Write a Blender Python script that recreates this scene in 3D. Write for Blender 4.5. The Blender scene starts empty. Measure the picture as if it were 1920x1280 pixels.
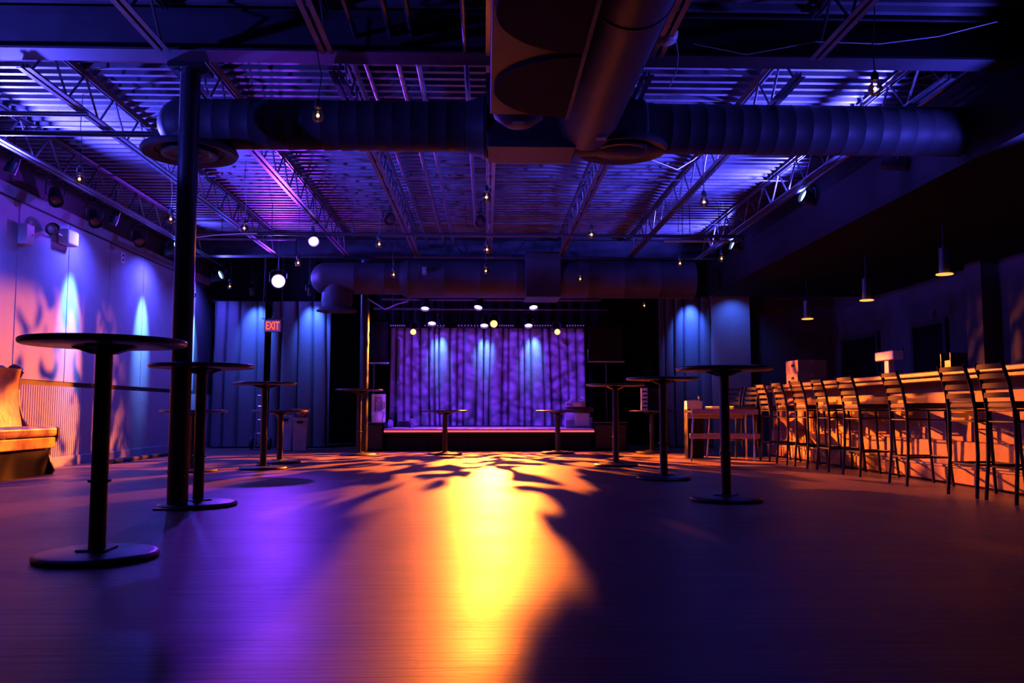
import bpy, bmesh, math, random
from mathutils import Vector, Matrix, Quaternion
random.seed(7)
PI = math.pi
scene = bpy.context.scene
COL = scene.collection

# ------------------------------------------------------------------ camera
F = 1600.0                                   # focal length in px of the 1920x1280 frame
CAMH = 0.715
PITCH = math.atan(130 / F)
YAW = -math.atan(48 / F)
cam_data = bpy.data.cameras.new('camera')
cam_data.sensor_width = 36.0
cam_data.lens = 36.0 * F / 1920
cam_data.clip_start = 0.05
cam = bpy.data.objects.new('camera', cam_data)
COL.objects.link(cam)
cam.location = (0, 0, CAMH)
cam.rotation_euler = (PI / 2 + PITCH, 0, YAW)
scene.camera = cam
CROT = cam.rotation_euler.to_matrix()

def at(x, y, Y=None, z=None, X=None):
    """photo pixel -> world point on the plane Y=..., z=... or X=..."""
    d = CROT @ Vector(((x - 960) / F, (640 - y) / F, -1))
    if Y is not None: t = Y / d.y
    elif X is not None: t = X / d.x
    else: t = (z - CAMH) / d.z
    return Vector((0, 0, CAMH)) + d * t

# ------------------------------------------------------------------ world, exposure
world = bpy.data.worlds.new('world')
scene.world = world
world.use_nodes = True
bg = world.node_tree.nodes['Background']
bg.inputs[0].default_value = (0.10, 0.08, 1.0, 1)
bg.inputs[1].default_value = 0.0006
vs = scene.view_settings
vs.view_transform = 'Standard'
vs.look = 'None'
vs.exposure = 0.0
vs.gamma = 1.0
vs.use_curve_mapping = False
cy = scene.cycles
cy.use_denoising = True
cy.max_bounces = 6
cy.diffuse_bounces = 2
cy.glossy_bounces = 3
cy.transparent_max_bounces = 12
cy.sample_clamp_indirect = 3.0
cy.caustics_reflective = False
cy.caustics_refractive = False

# light colours and powers (each lamp is built further down with its fixture)
BLUE = (0.07, 0.065, 1.0)
CYAN = (0.10, 0.28, 1.0)
VIOLET = (0.20, 0.03, 1.0)
WARM = (1.0, 0.17, 0.014)
MAGENTA = (0.17, 0.03, 1.0)
DRAPE = (0.05, 0.14, 1.0)
P_GOBO = 24000
P_VIOLET = 800
P_UP = 1150
P_WASH = 2000
P_CURT = 15000
P_STAGE = 800

# ------------------------------------------------------------------ materials
def mat(name, col, rough=0.6, metal=0.0, spec=0.5, var=0.15, scale=8.0, bump=0.0, bscale=None, stretch=(1, 1, 1), emit=None, estr=0.0):
    m = bpy.data.materials.new(name)
    m.use_nodes = True
    nt = m.node_tree
    b = nt.nodes['Principled BSDF']
    tc = nt.nodes.new('ShaderNodeNewGeometry')
    mp = nt.nodes.new('ShaderNodeMapping')
    mp.inputs['Scale'].default_value = stretch
    nt.links.new(tc.outputs['Position'], mp.inputs['Vector'])
    nz = nt.nodes.new('ShaderNodeTexNoise')
    nz.inputs['Scale'].default_value = scale
    nz.inputs['Detail'].default_value = 4
    nt.links.new(mp.outputs['Vector'], nz.inputs['Vector'])
    cr = nt.nodes.new('ShaderNodeValToRGB')
    cr.color_ramp.elements[0].position = 0.3
    cr.color_ramp.elements[1].position = 0.7
    cr.color_ramp.elements[0].color = tuple(c * (1 - var) for c in col) + (1,)
    cr.color_ramp.elements[1].color = tuple(min(1, c * (1 + var)) for c in col) + (1,)
    nt.links.new(nz.outputs['Fac'], cr.inputs['Fac'])
    nt.links.new(cr.outputs['Color'], b.inputs['Base Color'])
    b.inputs['Roughness'].default_value = rough
    b.inputs['Metallic'].default_value = metal
    b.inputs['Specular IOR Level'].default_value = spec
    if bump:
        n2 = nt.nodes.new('ShaderNodeTexNoise')
        n2.inputs['Scale'].default_value = bscale or scale * 4
        n2.inputs['Detail'].default_value = 3
        nt.links.new(mp.outputs['Vector'], n2.inputs['Vector'])
        bp = nt.nodes.new('ShaderNodeBump')
        bp.inputs['Strength'].default_value = bump
        bp.inputs['Distance'].default_value = 0.01
        nt.links.new(n2.outputs['Fac'], bp.inputs['Height'])
        nt.links.new(bp.outputs['Normal'], b.inputs['Normal'])
    if emit:
        b.inputs['Emission Color'].default_value = emit + (1,)
        b.inputs['Emission Strength'].default_value = estr
        m.cycles.emission_sampling = 'NONE'
    return m

def emat(name, col, s):
    m = bpy.data.materials.new(name)
    m.use_nodes = True
    nt = m.node_tree
    nt.nodes.clear()
    e = nt.nodes.new('ShaderNodeEmission')
    e.inputs[0].default_value = col + (1,)
    e.inputs[1].default_value = s
    o = nt.nodes.new('ShaderNodeOutputMaterial')
    nt.links.new(e.outputs[0], o.inputs[0])
    m.cycles.emission_sampling = 'NONE'
    return m

def glassmat(name, tint):
    m = bpy.data.materials.new(name)
    m.use_nodes = True
    nt = m.node_tree
    nt.nodes.clear()
    t = nt.nodes.new('ShaderNodeBsdfTransparent')
    t.inputs[0].default_value = tint + (1,)
    g = nt.nodes.new('ShaderNodeBsdfGlossy')
    g.inputs['Roughness'].default_value = 0.08
    lw = nt.nodes.new('ShaderNodeLayerWeight')
    lw.inputs[0].default_value = 0.5
    mx = nt.nodes.new('ShaderNodeMixShader')
    o = nt.nodes.new('ShaderNodeOutputMaterial')
    nt.links.new(lw.outputs['Fresnel'], mx.inputs[0])
    nt.links.new(t.outputs[0], mx.inputs[1])
    nt.links.new(g.outputs[0], mx.inputs[2])
    nt.links.new(mx.outputs[0], o.inputs[0])
    return m

def woodfloor(name):
    m = bpy.data.materials.new(name)
    m.use_nodes = True
    nt = m.node_tree
    N, L = nt.nodes.new, nt.links.new
    b = nt.nodes['Principled BSDF']
    geo = N('ShaderNodeNewGeometry')
    oi = N('ShaderNodeObjectInfo')
    add = N('ShaderNodeMath'); add.operation = 'ADD'
    L(geo.outputs['Random Per Island'], add.inputs[0]); L(oi.outputs['Random'], add.inputs[1])
    fr = N('ShaderNodeMath'); fr.operation = 'FRACT'; L(add.outputs[0], fr.inputs[0])
    sc = N('ShaderNodeVectorMath'); sc.operation = 'SCALE'
    cmb = N('ShaderNodeCombineXYZ'); L(fr.outputs[0], cmb.inputs[0]); L(fr.outputs[0], cmb.inputs[1]); cmb.inputs[2].default_value = 0.3
    L(cmb.outputs[0], sc.inputs[0]); sc.inputs['Scale'].default_value = 40
    mp = N('ShaderNodeMapping'); mp.inputs['Scale'].default_value = (2.2, 38, 1)
    L(geo.outputs['Position'], mp.inputs['Vector'])
    va = N('ShaderNodeVectorMath'); va.operation = 'ADD'; L(mp.outputs[0], va.inputs[0]); L(sc.outputs[0], va.inputs[1])
    nz = N('ShaderNodeTexNoise'); nz.inputs['Scale'].default_value = 1.0; nz.inputs['Detail'].default_value = 6; nz.inputs['Roughness'].default_value = 0.65; nz.inputs['Distortion'].default_value = 0.25
    L(va.outputs[0], nz.inputs['Vector'])
    cr = N('ShaderNodeValToRGB')
    e = cr.color_ramp.elements
    e[0].position = 0.28; e[0].color = (0.030, 0.016, 0.011, 1)
    e[1].position = 0.72; e[1].color = (0.20, 0.125, 0.095, 1)
    k = cr.color_ramp.elements.new(0.42); k.color = (0.125, 0.075, 0.055, 1)
    L(nz.outputs['Fac'], cr.inputs['Fac'])
    hs = N('ShaderNodeHueSaturation')
    mr = N('ShaderNodeMapRange'); mr.inputs['To Min'].default_value = 0.82; mr.inputs['To Max'].default_value = 1.12
    L(fr.outputs[0], mr.inputs['Value']); L(mr.outputs[0], hs.inputs['Value']); L(cr.outputs['Color'], hs.inputs['Color'])
    L(hs.outputs[0], b.inputs['Base Color'])
    big = N('ShaderNodeTexNoise'); big.inputs['Scale'].default_value = 1.6; big.inputs['Detail'].default_value = 3
    L(geo.outputs['Position'], big.inputs['Vector'])
    rr = N('ShaderNodeMapRange'); rr.inputs['To Min'].default_value = FLOOR_ROUGH - 0.05; rr.inputs['To Max'].default_value = FLOOR_ROUGH + 0.07
    L(big.outputs['Fac'], rr.inputs['Value']); L(rr.outputs[0], b.inputs['Roughness'])
    b.inputs['Specular IOR Level'].default_value = 0.18
    bp = N('ShaderNodeBump'); bp.inputs['Strength'].default_value = 0.4; bp.inputs['Distance'].default_value = 0.004
    L(nz.outputs['Fac'], bp.inputs['Height']); L(bp.outputs['Normal'], b.inputs['Normal'])
    return m

FLOOR_ROUGH = 0.40
M = {}
M['wood'] = woodfloor('floor_wood')
M['subfloor'] = mat('subfloor_dark', (0.03, 0.02, 0.018), 0.8)
M['deck'] = mat('painted_deck', (0.105, 0.105, 0.12), 0.5, 0.0, 0.35, 0.35, 3.0, 0.15, 20)
M['steel'] = mat('painted_steel', (0.10, 0.10, 0.11), 0.34, 0.35, 0.6, 0.3, 6.0, 0.12, 40)
M['beam'] = mat('beam_paint', (0.05, 0.05, 0.06), 0.6, 0.0, 0.2, 0.2, 4.0)
M['duct'] = mat('duct_paint', (0.035, 0.035, 0.04), 0.55, 0.0, 0.25, 0.2, 3.0, 0.05, 30)
M['black'] = mat('matte_black', (0.006, 0.006, 0.007), 0.8, 0, 0.15)
M['blackmetal'] = mat('black_metal', (0.025, 0.025, 0.028), 0.38, 0.3, 0.5, 0.2, 30, 0.1, 120)
M['blackwood'] = mat('black_stained_wood', (0.010, 0.008, 0.008), 0.6, 0, 0.15, 0.3, 12, 0.1, 60)
M['blackgloss'] = mat('black_laminate', (0.03, 0.03, 0.033), 0.3, 0, 0.5, 0.2, 20)
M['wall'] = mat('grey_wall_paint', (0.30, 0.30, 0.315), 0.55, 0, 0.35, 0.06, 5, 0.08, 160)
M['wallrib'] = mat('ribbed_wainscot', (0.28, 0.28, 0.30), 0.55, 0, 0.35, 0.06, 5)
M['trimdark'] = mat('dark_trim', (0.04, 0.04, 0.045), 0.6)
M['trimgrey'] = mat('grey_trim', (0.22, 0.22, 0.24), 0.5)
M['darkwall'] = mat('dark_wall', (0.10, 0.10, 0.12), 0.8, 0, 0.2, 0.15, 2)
M['drape'] = mat('drape_cloth', (0.10, 0.10, 0.115), 0.6, 0, 0.4, 0.12, 30, 0.15, 200)
M['stagedrape'] = mat('stage_drape_cloth', (0.46, 0.42, 0.46), 0.65, 0, 0.35, 0.15, 25, 0.25, 120)
M['stagetop'] = mat('stage_top', (0.34, 0.33, 0.36), 0.4, 0, 0.5, 0.1, 10)
M['leather'] = mat('tan_leather', (0.75, 0.42, 0.06), 0.38, 0, 0.5, 0.35, 9, 0.5, 14)
M['darkwood'] = mat('dark_wood', (0.04, 0.022, 0.015), 0.35, 0, 0.5, 0.3, 10, 0.1, 60)
M['barfront'] = mat('bar_front_panel', (0.34, 0.16, 0.07), 0.5, 0, 0.4, 0.25, 4, 0.1, 40)
M['bartop'] = mat('bar_top_wood', (0.10, 0.05, 0.03), 0.3, 0, 0.5, 0.3, 5, 0.08, 50)
M['chrome'] = mat('chrome', (0.7, 0.7, 0.72), 0.2, 1.0, 0.5, 0.05)
M['cream'] = mat('cream_plastic', (0.75, 0.73, 0.70), 0.4, 0, 0.5, 0.05)
M['card'] = mat('cardboard', (0.42, 0.29, 0.17), 0.8, 0, 0.2, 0.1, 12)
M['tape'] = mat('packing_tape', (0.5, 0.4, 0.28), 0.3)
M['bench'] = mat('varnished_board', (0.55, 0.42, 0.36), 0.35, 0, 0.5, 0.2, 6, 0.1, 40, (1, 6, 6))
M['jamb'] = mat('orange_lit_jamb', (0.6, 0.36, 0.12), 0.6)  # orange light on the jamb put into its base colour
M['glass'] = glassmat('bulb_glass', (0.95, 0.93, 0.95))
M['filament'] = emat('filament_glow', (1.0, 0.40, 0.09), 9)
M['socket'] = mat('bulb_socket', (0.05, 0.05, 0.05), 0.35, 0.2)
M['lens_violet'] = emat('violet_lens', (0.50, 0.25, 1.0), 9)
M['lens_cool'] = emat('cool_blue_lens', (0.30, 0.55, 1.0), 5)
M['lens_warm'] = emat('warm_lens', (1.0, 0.40, 0.07), 6)
M['lens_off'] = mat('dark_lens', (0.10, 0.03, 0.03), 0.12, 0, 0.8)
M['led_dot'] = emat('batten_led', (0.28, 0.14, 1.0), 0.7)
M['led_strip'] = emat('stage_edge_strip', (1.0, 0.10, 0.16), 1.3)
M['exit_face'] = emat('exit_face_glow', (0.36, 0.06, 0.42), 0.55)
M['exit_text'] = emat('exit_text_glow', (1.0, 0.10, 0.05), 1.6)
M['pend_glow'] = emat('pendant_glow', (1.0, 0.40, 0.07), 1.6)
M['rubber'] = mat('rubber', (0.02, 0.02, 0.02), 0.7)
M['greyplastic'] = mat('grey_plastic', (0.28, 0.29, 0.33), 0.5)
M['picture'] = mat('picture_print', (0.5, 0.4, 0.6), 0.5, 0, 0.4, 0.6, 30)

# ------------------------------------------------------------------ mesh helpers
class MB:
    def __init__(s): s.v = []; s.f = []; s.sm = []
    def _add(s, vs, fs, sm=False):
        o = len(s.v); s.v += [tuple(v) for v in vs]
        for f in fs: s.f.append(tuple(i + o for i in f)); s.sm.append(sm)
        return s
    def box(s, x0, x1, y0, y1, z0, z1):
        return s._add([(x, y, z) for z in (z0, z1) for y in (y0, y1) for x in (x0, x1)],
                      [(0, 2, 3, 1), (4, 5, 7, 6), (0, 1, 5, 4), (2, 6, 7, 3), (0, 4, 6, 2), (1, 3, 7, 5)])
    def cyl(s, p0, p1, r0, r1=None, n=16, caps=True, sm=True):
        r1 = r0 if r1 is None else r1
        p0, p1 = Vector(p0), Vector(p1)
        d = (p1 - p0).normalized()
        a = d.orthogonal().normalized(); b = d.cross(a)
        vs = [p + (a * math.cos(2 * PI * i / n) + b * math.sin(2 * PI * i / n)) * r for p, r in ((p0, r0), (p1, r1)) for i in range(n)]
        s._add(vs, [(i, (i + 1) % n, n + (i + 1) % n, n + i) for i in range(n)], sm)
        if caps:
            o = len(s.v) - 2 * n
            s.f += [tuple(o + i for i in reversed(range(n))), tuple(o + n + i for i in range(n))]; s.sm += [False, False]
        return s
    def lathe(s, prof, n=32, c=(0, 0, 0), axis=None, sm=True):
        """prof: (r, h) along axis (default +z)"""
        ax = Vector(axis or (0, 0, 1)).normalized()
        a = Vector((1, 0, 0)) if abs(ax.z) > 0.99 else ax.orthogonal().normalized()
        b = ax.cross(a); c = Vector(c)
        vs = []
        for r, h in prof:
            r = max(r, 1e-4)
            vs += [c + ax * h + (a * math.cos(2 * PI * i / n) + b * math.sin(2 * PI * i / n)) * r for i in range(n)]
        fs = []
        for k in range(len(prof) - 1):
            fs += [(k * n + i, k * n + (i + 1) % n, (k + 1) * n + (i + 1) % n, (k + 1) * n + i) for i in range(n)]
        fs += [tuple(reversed(range(n))), tuple((len(prof) - 1) * n + i for i in range(n))]
        return s._add(vs, fs, sm)
    def tube(s, pts, r, n=8):
        pts = [Vector(p) for p in pts]
        vs = []; prev = None
        for i, p in enumerate(pts):
            d = (pts[min(i + 1, len(pts) - 1)] - pts[max(i - 1, 0)]).normalized()
            a = d.orthogonal().normalized() if prev is None else (prev - d * prev.dot(d)).normalized()
            prev = a; b = d.cross(a)
            vs += [p + (a * math.cos(2 * PI * k / n) + b * math.sin(2 * PI * k / n)) * r for k in range(n)]
        fs = []
        for i in range(len(pts) - 1):
            fs += [(i * n + k, i * n + (k + 1) % n, (i + 1) * n + (k + 1) % n, (i + 1) * n + k) for k in range(n)]
        fs += [tuple(reversed(range(n))), tuple((len(pts) - 1) * n + k for k in range(n))]
        return s._add(vs, fs, True)
    def prism(s, poly, axis, a0, a1):
        """poly in the other two axes, extruded along axis 'x','y','z'"""
        n = len(poly)
        def p(u, v, a): return {'x': (a, u, v), 'y': (u, a, v), 'z': (u, v, a)}[axis]
        vs = [p(u, v, a0) for u, v in poly] + [p(u, v, a1) for u, v in poly]
        fs = [(i, (i + 1) % n, n + (i + 1) % n, n + i) for i in range(n)] + [tuple(reversed(range(n))), tuple(range(n, 2 * n))]
        return s._add(vs, fs)
    def grid(s, fn, nu, nv, sm=True):
        vs = [fn(i / nu, j / nv) for j in range(nv + 1) for i in range(nu + 1)]
        fs = [(j * (nu + 1) + i, j * (nu + 1) + i + 1, (j + 1) * (nu + 1) + i + 1, (j + 1) * (nu + 1) + i) for j in range(nv) for i in range(nu)]
        return s._add(vs, fs, sm)
    def mesh(s, name, m, bevel=0.0, seg=1):
        me = bpy.data.meshes.new(name)
        me.from_pydata(s.v, [], s.f)
        me.polygons.foreach_set('use_smooth', s.sm)
        bm = bmesh.new(); bm.from_mesh(me)
        bmesh.ops.recalc_face_normals(bm, faces=bm.faces)
        if bevel:
            bmesh.ops.bevel(bm, geom=bm.edges[:], offset=bevel, segments=seg, profile=0.5, affect='EDGES', clamp_overlap=True)
        bm.to_mesh(me); bm.free()
        if any(s.sm): me.set_sharp_from_angle(angle=math.radians(42))
        me.materials.append(m if not isinstance(m, str) else M[m])
        return me

def link(o, parent=None, loc=None):
    COL.objects.link(o)
    if parent is not None: o.parent = parent
    if loc is not None: o.location = loc
    return o

def obj(name, mb, m, parent=None, loc=None, bevel=0.0, seg=1, label=None):
    me = mb if isinstance(mb, bpy.types.Mesh) else mb.mesh(name, m, bevel, seg)
    o = link(bpy.data.objects.new(name, me), parent, loc)
    if label: o['label'] = label
    return o

def tag(o, label, cat, group=None):
    o['label'] = label; o['category'] = cat
    if group: o['group'] = group
    return o

def thing(name, label, cat, loc=(0, 0, 0), rotz=0, group=None):
    o = bpy.data.objects.new(name, None)
    o.empty_display_size = 0.1
    link(o); o.location = loc; o.rotation_euler = (0, 0, rotz)
    return tag(o, label, cat, group)

def struct(name, mb, m, parent=None, bevel=0.0):
    o = obj(name, mb, m, parent, None, bevel)
    if parent is None: o['kind'] = 'structure'
    return o

def dup(root, loc, rotz, label, group=None):
    r = root.copy(); COL.objects.link(r); r.location = loc; r.rotation_euler = (0, 0, rotz)
    r['label'] = label
    if group: r['group'] = group
    for ch in list(root.children):
        c = ch.copy(); COL.objects.link(c); c.parent = r
        for g in list(ch.children):
            d = g.copy(); COL.objects.link(d); d.parent = c
    return r

def aim(o, d):
    o.rotation_mode = 'QUATERNION'
    o.rotation_quaternion = Vector(d).to_track_quat('-Z', 'Y')

def spot(parent, loc, d, col, power, deg, blend=0.5, r=0.05, gobo=None):
    l = bpy.data.lights.new('beam', 'SPOT')
    l.color = col; l.energy = power; l.spot_size = math.radians(deg); l.spot_blend = blend; l.shadow_soft_size = r
    o = link(bpy.data.objects.new('beam', l), parent, loc)
    aim(o, d)
    if gobo: gobo(l)
    return o

# gobos: the cut-out pattern slide inside a projector lamp
def gobo_nodes(l):
    l.use_nodes = True
    nt = l.node_tree
    em = nt.nodes['Emission']
    tc = nt.nodes.new('ShaderNodeTexCoord')
    sp = nt.nodes.new('ShaderNodeSeparateXYZ')
    nt.links.new(tc.outputs['Normal'], sp.inputs[0])
    ab = nt.nodes.new('ShaderNodeMath'); ab.operation = 'ABSOLUTE'; nt.links.new(sp.outputs[2], ab.inputs[0])
    uv = []
    for k in (0, 1):
        dv = nt.nodes.new('ShaderNodeMath'); dv.operation = 'DIVIDE'
        nt.links.new(sp.outputs[k], dv.inputs[0]); nt.links.new(ab.outputs[0], dv.inputs[1]); uv.append(dv)
    cb = nt.nodes.new('ShaderNodeCombineXYZ')
    nt.links.new(uv[0].outputs[0], cb.inputs[0]); nt.links.new(uv[1].outputs[0], cb.inputs[1])
    return nt, em, cb

def leaf_gobo(scale, lo, hi, seed=0.0, floor=0.03, sy=1.0, shutter=9.0, zones=(), hot=None):
    def f(l):
        nt, em, cb = gobo_nodes(l)
        mp = nt.nodes.new('ShaderNodeMapping'); mp.inputs['Location'].default_value = (seed, seed * 0.7, 0); mp.inputs['Scale'].default_value = (1, sy, 1)
        nt.links.new(cb.outputs[0], mp.inputs[0])
        nz = nt.nodes.new('ShaderNodeTexNoise'); nz.inputs['Scale'].default_value = scale; nz.inputs['Detail'].default_value = 1.5; nz.inputs['Distortion'].default_value = 0.8
        nt.links.new(mp.outputs[0], nz.inputs[0])
        mr = nt.nodes.new('ShaderNodeMapRange'); mr.interpolation_type = 'SMOOTHSTEP'
        mr.inputs['From Min'].default_value = lo; mr.inputs['From Max'].default_value = hi; mr.inputs['To Min'].default_value = floor
        sv0 = nt.nodes.new('ShaderNodeSeparateXYZ'); nt.links.new(cb.outputs[0], sv0.inputs[0])
        def mth(op, a, b):
            m_ = nt.nodes.new('ShaderNodeMath'); m_.operation = op
            for i_, q in enumerate((a, b)):
                if isinstance(q, (int, float)): m_.inputs[i_].default_value = q
                elif q is not None: nt.links.new(q, m_.inputs[i_])
            return m_.outputs[0]
        val = nz.outputs['Fac']
        for u0, v0, su, sv_, A in zones:        # made-up zones that open or darken the beam by direction
            du = mth('POWER', mth('ABSOLUTE', mth('DIVIDE', mth('SUBTRACT', sv0.outputs[0], u0), su), None), 2.0)
            dv = mth('POWER', mth('ABSOLUTE', mth('DIVIDE', mth('SUBTRACT', sv0.outputs[1], v0), sv_), None), 2.0)
            g = mth('EXPONENT', mth('MULTIPLY', mth('ADD', du, dv), -1.0), None)
            val = mth('ADD', val, mth('MULTIPLY', g, A))
        nt.links.new(val, mr.inputs[0])
        sv = nt.nodes.new('ShaderNodeSeparateXYZ'); nt.links.new(cb.outputs[0], sv.inputs[0])
        sh = nt.nodes.new('ShaderNodeMapRange'); sh.interpolation_type = 'SMOOTHSTEP'      # framing shutter: cuts the top of the beam
        sh.inputs['From Min'].default_value = shutter - 0.03; sh.inputs['From Max'].default_value = shutter + 0.03
        sh.inputs['To Min'].default_value = 1.0; sh.inputs['To Max'].default_value = 0.0
        nt.links.new(sv.outputs[1], sh.inputs[0])
        ml = nt.nodes.new('ShaderNodeMath'); ml.operation = 'MULTIPLY'
        nt.links.new(mr.outputs[0], ml.inputs[0]); nt.links.new(sh.outputs[0], ml.inputs[1])
        out = ml.outputs[0]
        if hot is not None:        # added falloff: dims the upper beam over the near floor and bar
            hv = mth('POWER', mth('ABSOLUTE', mth('DIVIDE', mth('SUBTRACT', sv0.outputs[1], hot[0]), hot[1]), None), 2.0)
            out = mth('MULTIPLY', out, mth('EXPONENT', mth('MULTIPLY', hv, -1.0), None))
        nt.links.new(out, em.inputs['Strength'])
    return f

def lower_beam_mask(lo):
    def f(l):          # added beam mask, no built part: nothing leaves the lamp below this slope
        nt, em, cb = gobo_nodes(l)
        sv = nt.nodes.new('ShaderNodeSeparateXYZ'); nt.links.new(cb.outputs[0], sv.inputs[0])
        sh = nt.nodes.new('ShaderNodeMapRange'); sh.interpolation_type = 'SMOOTHSTEP'
        sh.inputs['From Min'].default_value = lo - 0.04; sh.inputs['From Max'].default_value = lo + 0.04
        nt.links.new(sv.outputs[1], sh.inputs[0]); nt.links.new(sh.outputs[0], em.inputs['Strength'])
    return f

def branch_gobo(scale, seed=0.0, width=0.06):
    def f(l):
        nt, em, cb = gobo_nodes(l)
        nz = nt.nodes.new('ShaderNodeTexNoise'); nz.inputs['Scale'].default_value = scale * 0.6; nz.inputs['Detail'].default_value = 2
        nt.links.new(cb.outputs[0], nz.inputs[0])
        sc = nt.nodes.new('ShaderNodeVectorMath'); sc.operation = 'SCALE'; sc.inputs['Scale'].default_value = 1.4 / scale
        nt.links.new(nz.outputs['Color'], sc.inputs[0])
        ad = nt.nodes.new('ShaderNodeVectorMath'); nt.links.new(cb.outputs[0], ad.inputs[0]); nt.links.new(sc.outputs[0], ad.inputs[1])
        cur = None
        for s_, w_, sd in ((scale, width, seed), (scale * 1.9, width * 1.2, seed + 3.1)):
            mp = nt.nodes.new('ShaderNodeMapping'); mp.inputs['Location'].default_value = (sd, sd * 1.3, 0); mp.inputs['Scale'].default_value = (1.0, 1.9, 1); mp.inputs['Rotation'].default_value = (0, 0, 0.5 if sd == seed else -0.6)
            nt.links.new(ad.outputs[0], mp.inputs[0])
            vo = nt.nodes.new('ShaderNodeTexVoronoi'); vo.feature = 'DISTANCE_TO_EDGE'; vo.voronoi_dimensions = '2D'; vo.inputs['Scale'].default_value = s_
            nt.links.new(mp.outputs[0], vo.inputs[0])
            mr = nt.nodes.new('ShaderNodeMapRange'); mr.interpolation_type = 'SMOOTHSTEP'
            mr.inputs['From Min'].default_value = w_ * 0.3; mr.inputs['From Max'].default_value = w_ * 1.6; mr.inputs['To Min'].default_value = 0.10
            nt.links.new(vo.outputs['Distance'], mr.inputs[0])
            if cur is None: cur = mr
            else:
                ml = nt.nodes.new('ShaderNodeMath'); ml.operation = 'MULTIPLY'
                nt.links.new(cur.outputs[0], ml.inputs[0]); nt.links.new(mr.outputs[0], ml.inputs[1]); cur = ml
        sv = nt.nodes.new('ShaderNodeSeparateXYZ'); nt.links.new(cb.outputs[0], sv.inputs[0])
        for axis, lim, sgn in ((1, 0.061, 1), (1, -0.085, -1), (0, 0.132, 1), (0, -0.124, -1)):      # four framing shutters
            sh = nt.nodes.new('ShaderNodeMapRange'); sh.interpolation_type = 'SMOOTHSTEP'
            sh.inputs['From Min'].default_value = lim - 0.003 * sgn; sh.inputs['From Max'].default_value = lim + 0.003 * sgn
            sh.inputs['To Min'].default_value = 1.0; sh.inputs['To Max'].default_value = 0.0
            nt.links.new(sv.outputs[axis], sh.inputs[0])
            ml = nt.nodes.new('ShaderNodeMath'); ml.operation = 'MULTIPLY'
            nt.links.new(cur.outputs[0], ml.inputs[0]); nt.links.new(sh.outputs[0], ml.inputs[1]); cur = ml
        nt.links.new(cur.outputs[0], em.inputs['Strength'])
    return f

# ------------------------------------------------------------------ the setting
XL, XR = -5.5, 7.0           # side walls
XS = 4.0                     # edge of the dropped ceiling over the bar
ZD = 3.66                    # roof deck
YB = 22.0                    # far wall

fl = struct('floor', MB().box(XL - 0.1, XR + 0.1, -1.5, YB, -0.12, -0.021), 'subfloor')
# boards: the nearest ones are single objects, the rest one joined part
BW = 0.076
def board_mesh(L):
    mb = MB(); mb.box(-L / 2, L / 2, -BW / 2 + 0.0005, BW / 2 - 0.0005, -0.02, 0)
    return mb.mesh('plank', 'wood')
lens = [1.1, 1.5, 1.9, 2.3]
bms = [board_mesh(L) for L in lens]
rest = MB(); nb = 0
row = 0; y = -1.5
while y < 17.9:
    xs = XL + random.uniform(-1.6, 0)
    while xs < XR:
        k = random.randrange(4); L = lens[k]
        c = xs + L / 2
        vis = 2.0 < y < 5.2 and abs(c - y * 0.03) < 0.64 * y + 0.6
        if vis and nb < 300:
            obj('plank', bms[k], None, fl, (c, y + BW / 2, 0)); nb += 1
        else:
            x0, x1 = max(xs + 0.0007, XL), min(xs + L - 0.0007, XR)
            if x1 > x0 + 0.02: rest.box(x0, x1, y + 0.0007, y + BW - 0.0007, -0.02, 0)
        xs += L
    y += BW; row += 1
rest.box(XL, XR, y, YB, -0.02, 0)
o = obj('floor_boards', rest, 'wood', fl); o['kind'] = 'stuff'

# corrugated roof deck
dk = MB(); prof = []
y = 1.0; P = 0.152
while y < 15.2:
    prof += [(y, ZD), (y + 0.05, ZD), (y + 0.068, ZD + 0.04), (y + P - 0.018, ZD + 0.04)]
    y += P
n = len(prof)
vs_ = [(XL, a, b) for a, b in prof] + [(XS + 0.3, a, b) for a, b in prof]
dk._add(vs_, [(i, i + 1, n + i + 1, n + i) for i in range(n - 1)])
struct('ceiling', dk, 'deck')
struct('ceiling_stage', MB().box(XL, XR, 15.0, YB, ZD + 0.04, ZD + 0.12), 'black')
struct('ceiling_soffit', MB().box(XS, XR + 0.1, 1.0, 15.2, 2.78, ZD + 0.1), 'black')

# left wall: ribbed wainscot below, single panels above, trim
wl = struct('wall_left', MB().box(XL - 0.2, XL - 0.02, -1.5, YB, 0, ZD + 0.1), 'trimdark')
y0 = 10.06 - 1.225 * 5
for k in range(10):
    a, b = y0 + k * 1.225, y0 + (k + 1) * 1.225
    if a > 16.9: break
    obj('panel', MB().box(XL - 0.02, XL, a + 0.008, b - 0.008, 1.09, 3.16), 'wall', wl, bevel=0.003)
rb = MB(); yy = y0
prof = []
while yy < 17.4:
    prof += [(XL - 0.006, yy), (XL - 0.006, yy + 0.022), (XL, yy + 0.027), (XL, yy + 0.049)]; yy += 0.054
n = len(prof)
rb._add([(a, b, 0.12) for a, b in prof] + [(a, b, 1.03) for a, b in prof], [(i, i + 1, n + i + 1, n + i) for i in range(n - 1)])
obj('ribbed_wainscot', rb, 'wallrib', wl)
struct('baseboard_left', MB().box(XL - 0.02, XL + 0.012, -1.5, 17.4, 0, 0.125), 'wall', bevel=0.003)
struct('trim_1', MB().box(XL - 0.02, XL + 0.02, -1.5, 17.0, 3.18, 3.32), 'trimgrey', bevel=0.003)

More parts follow.
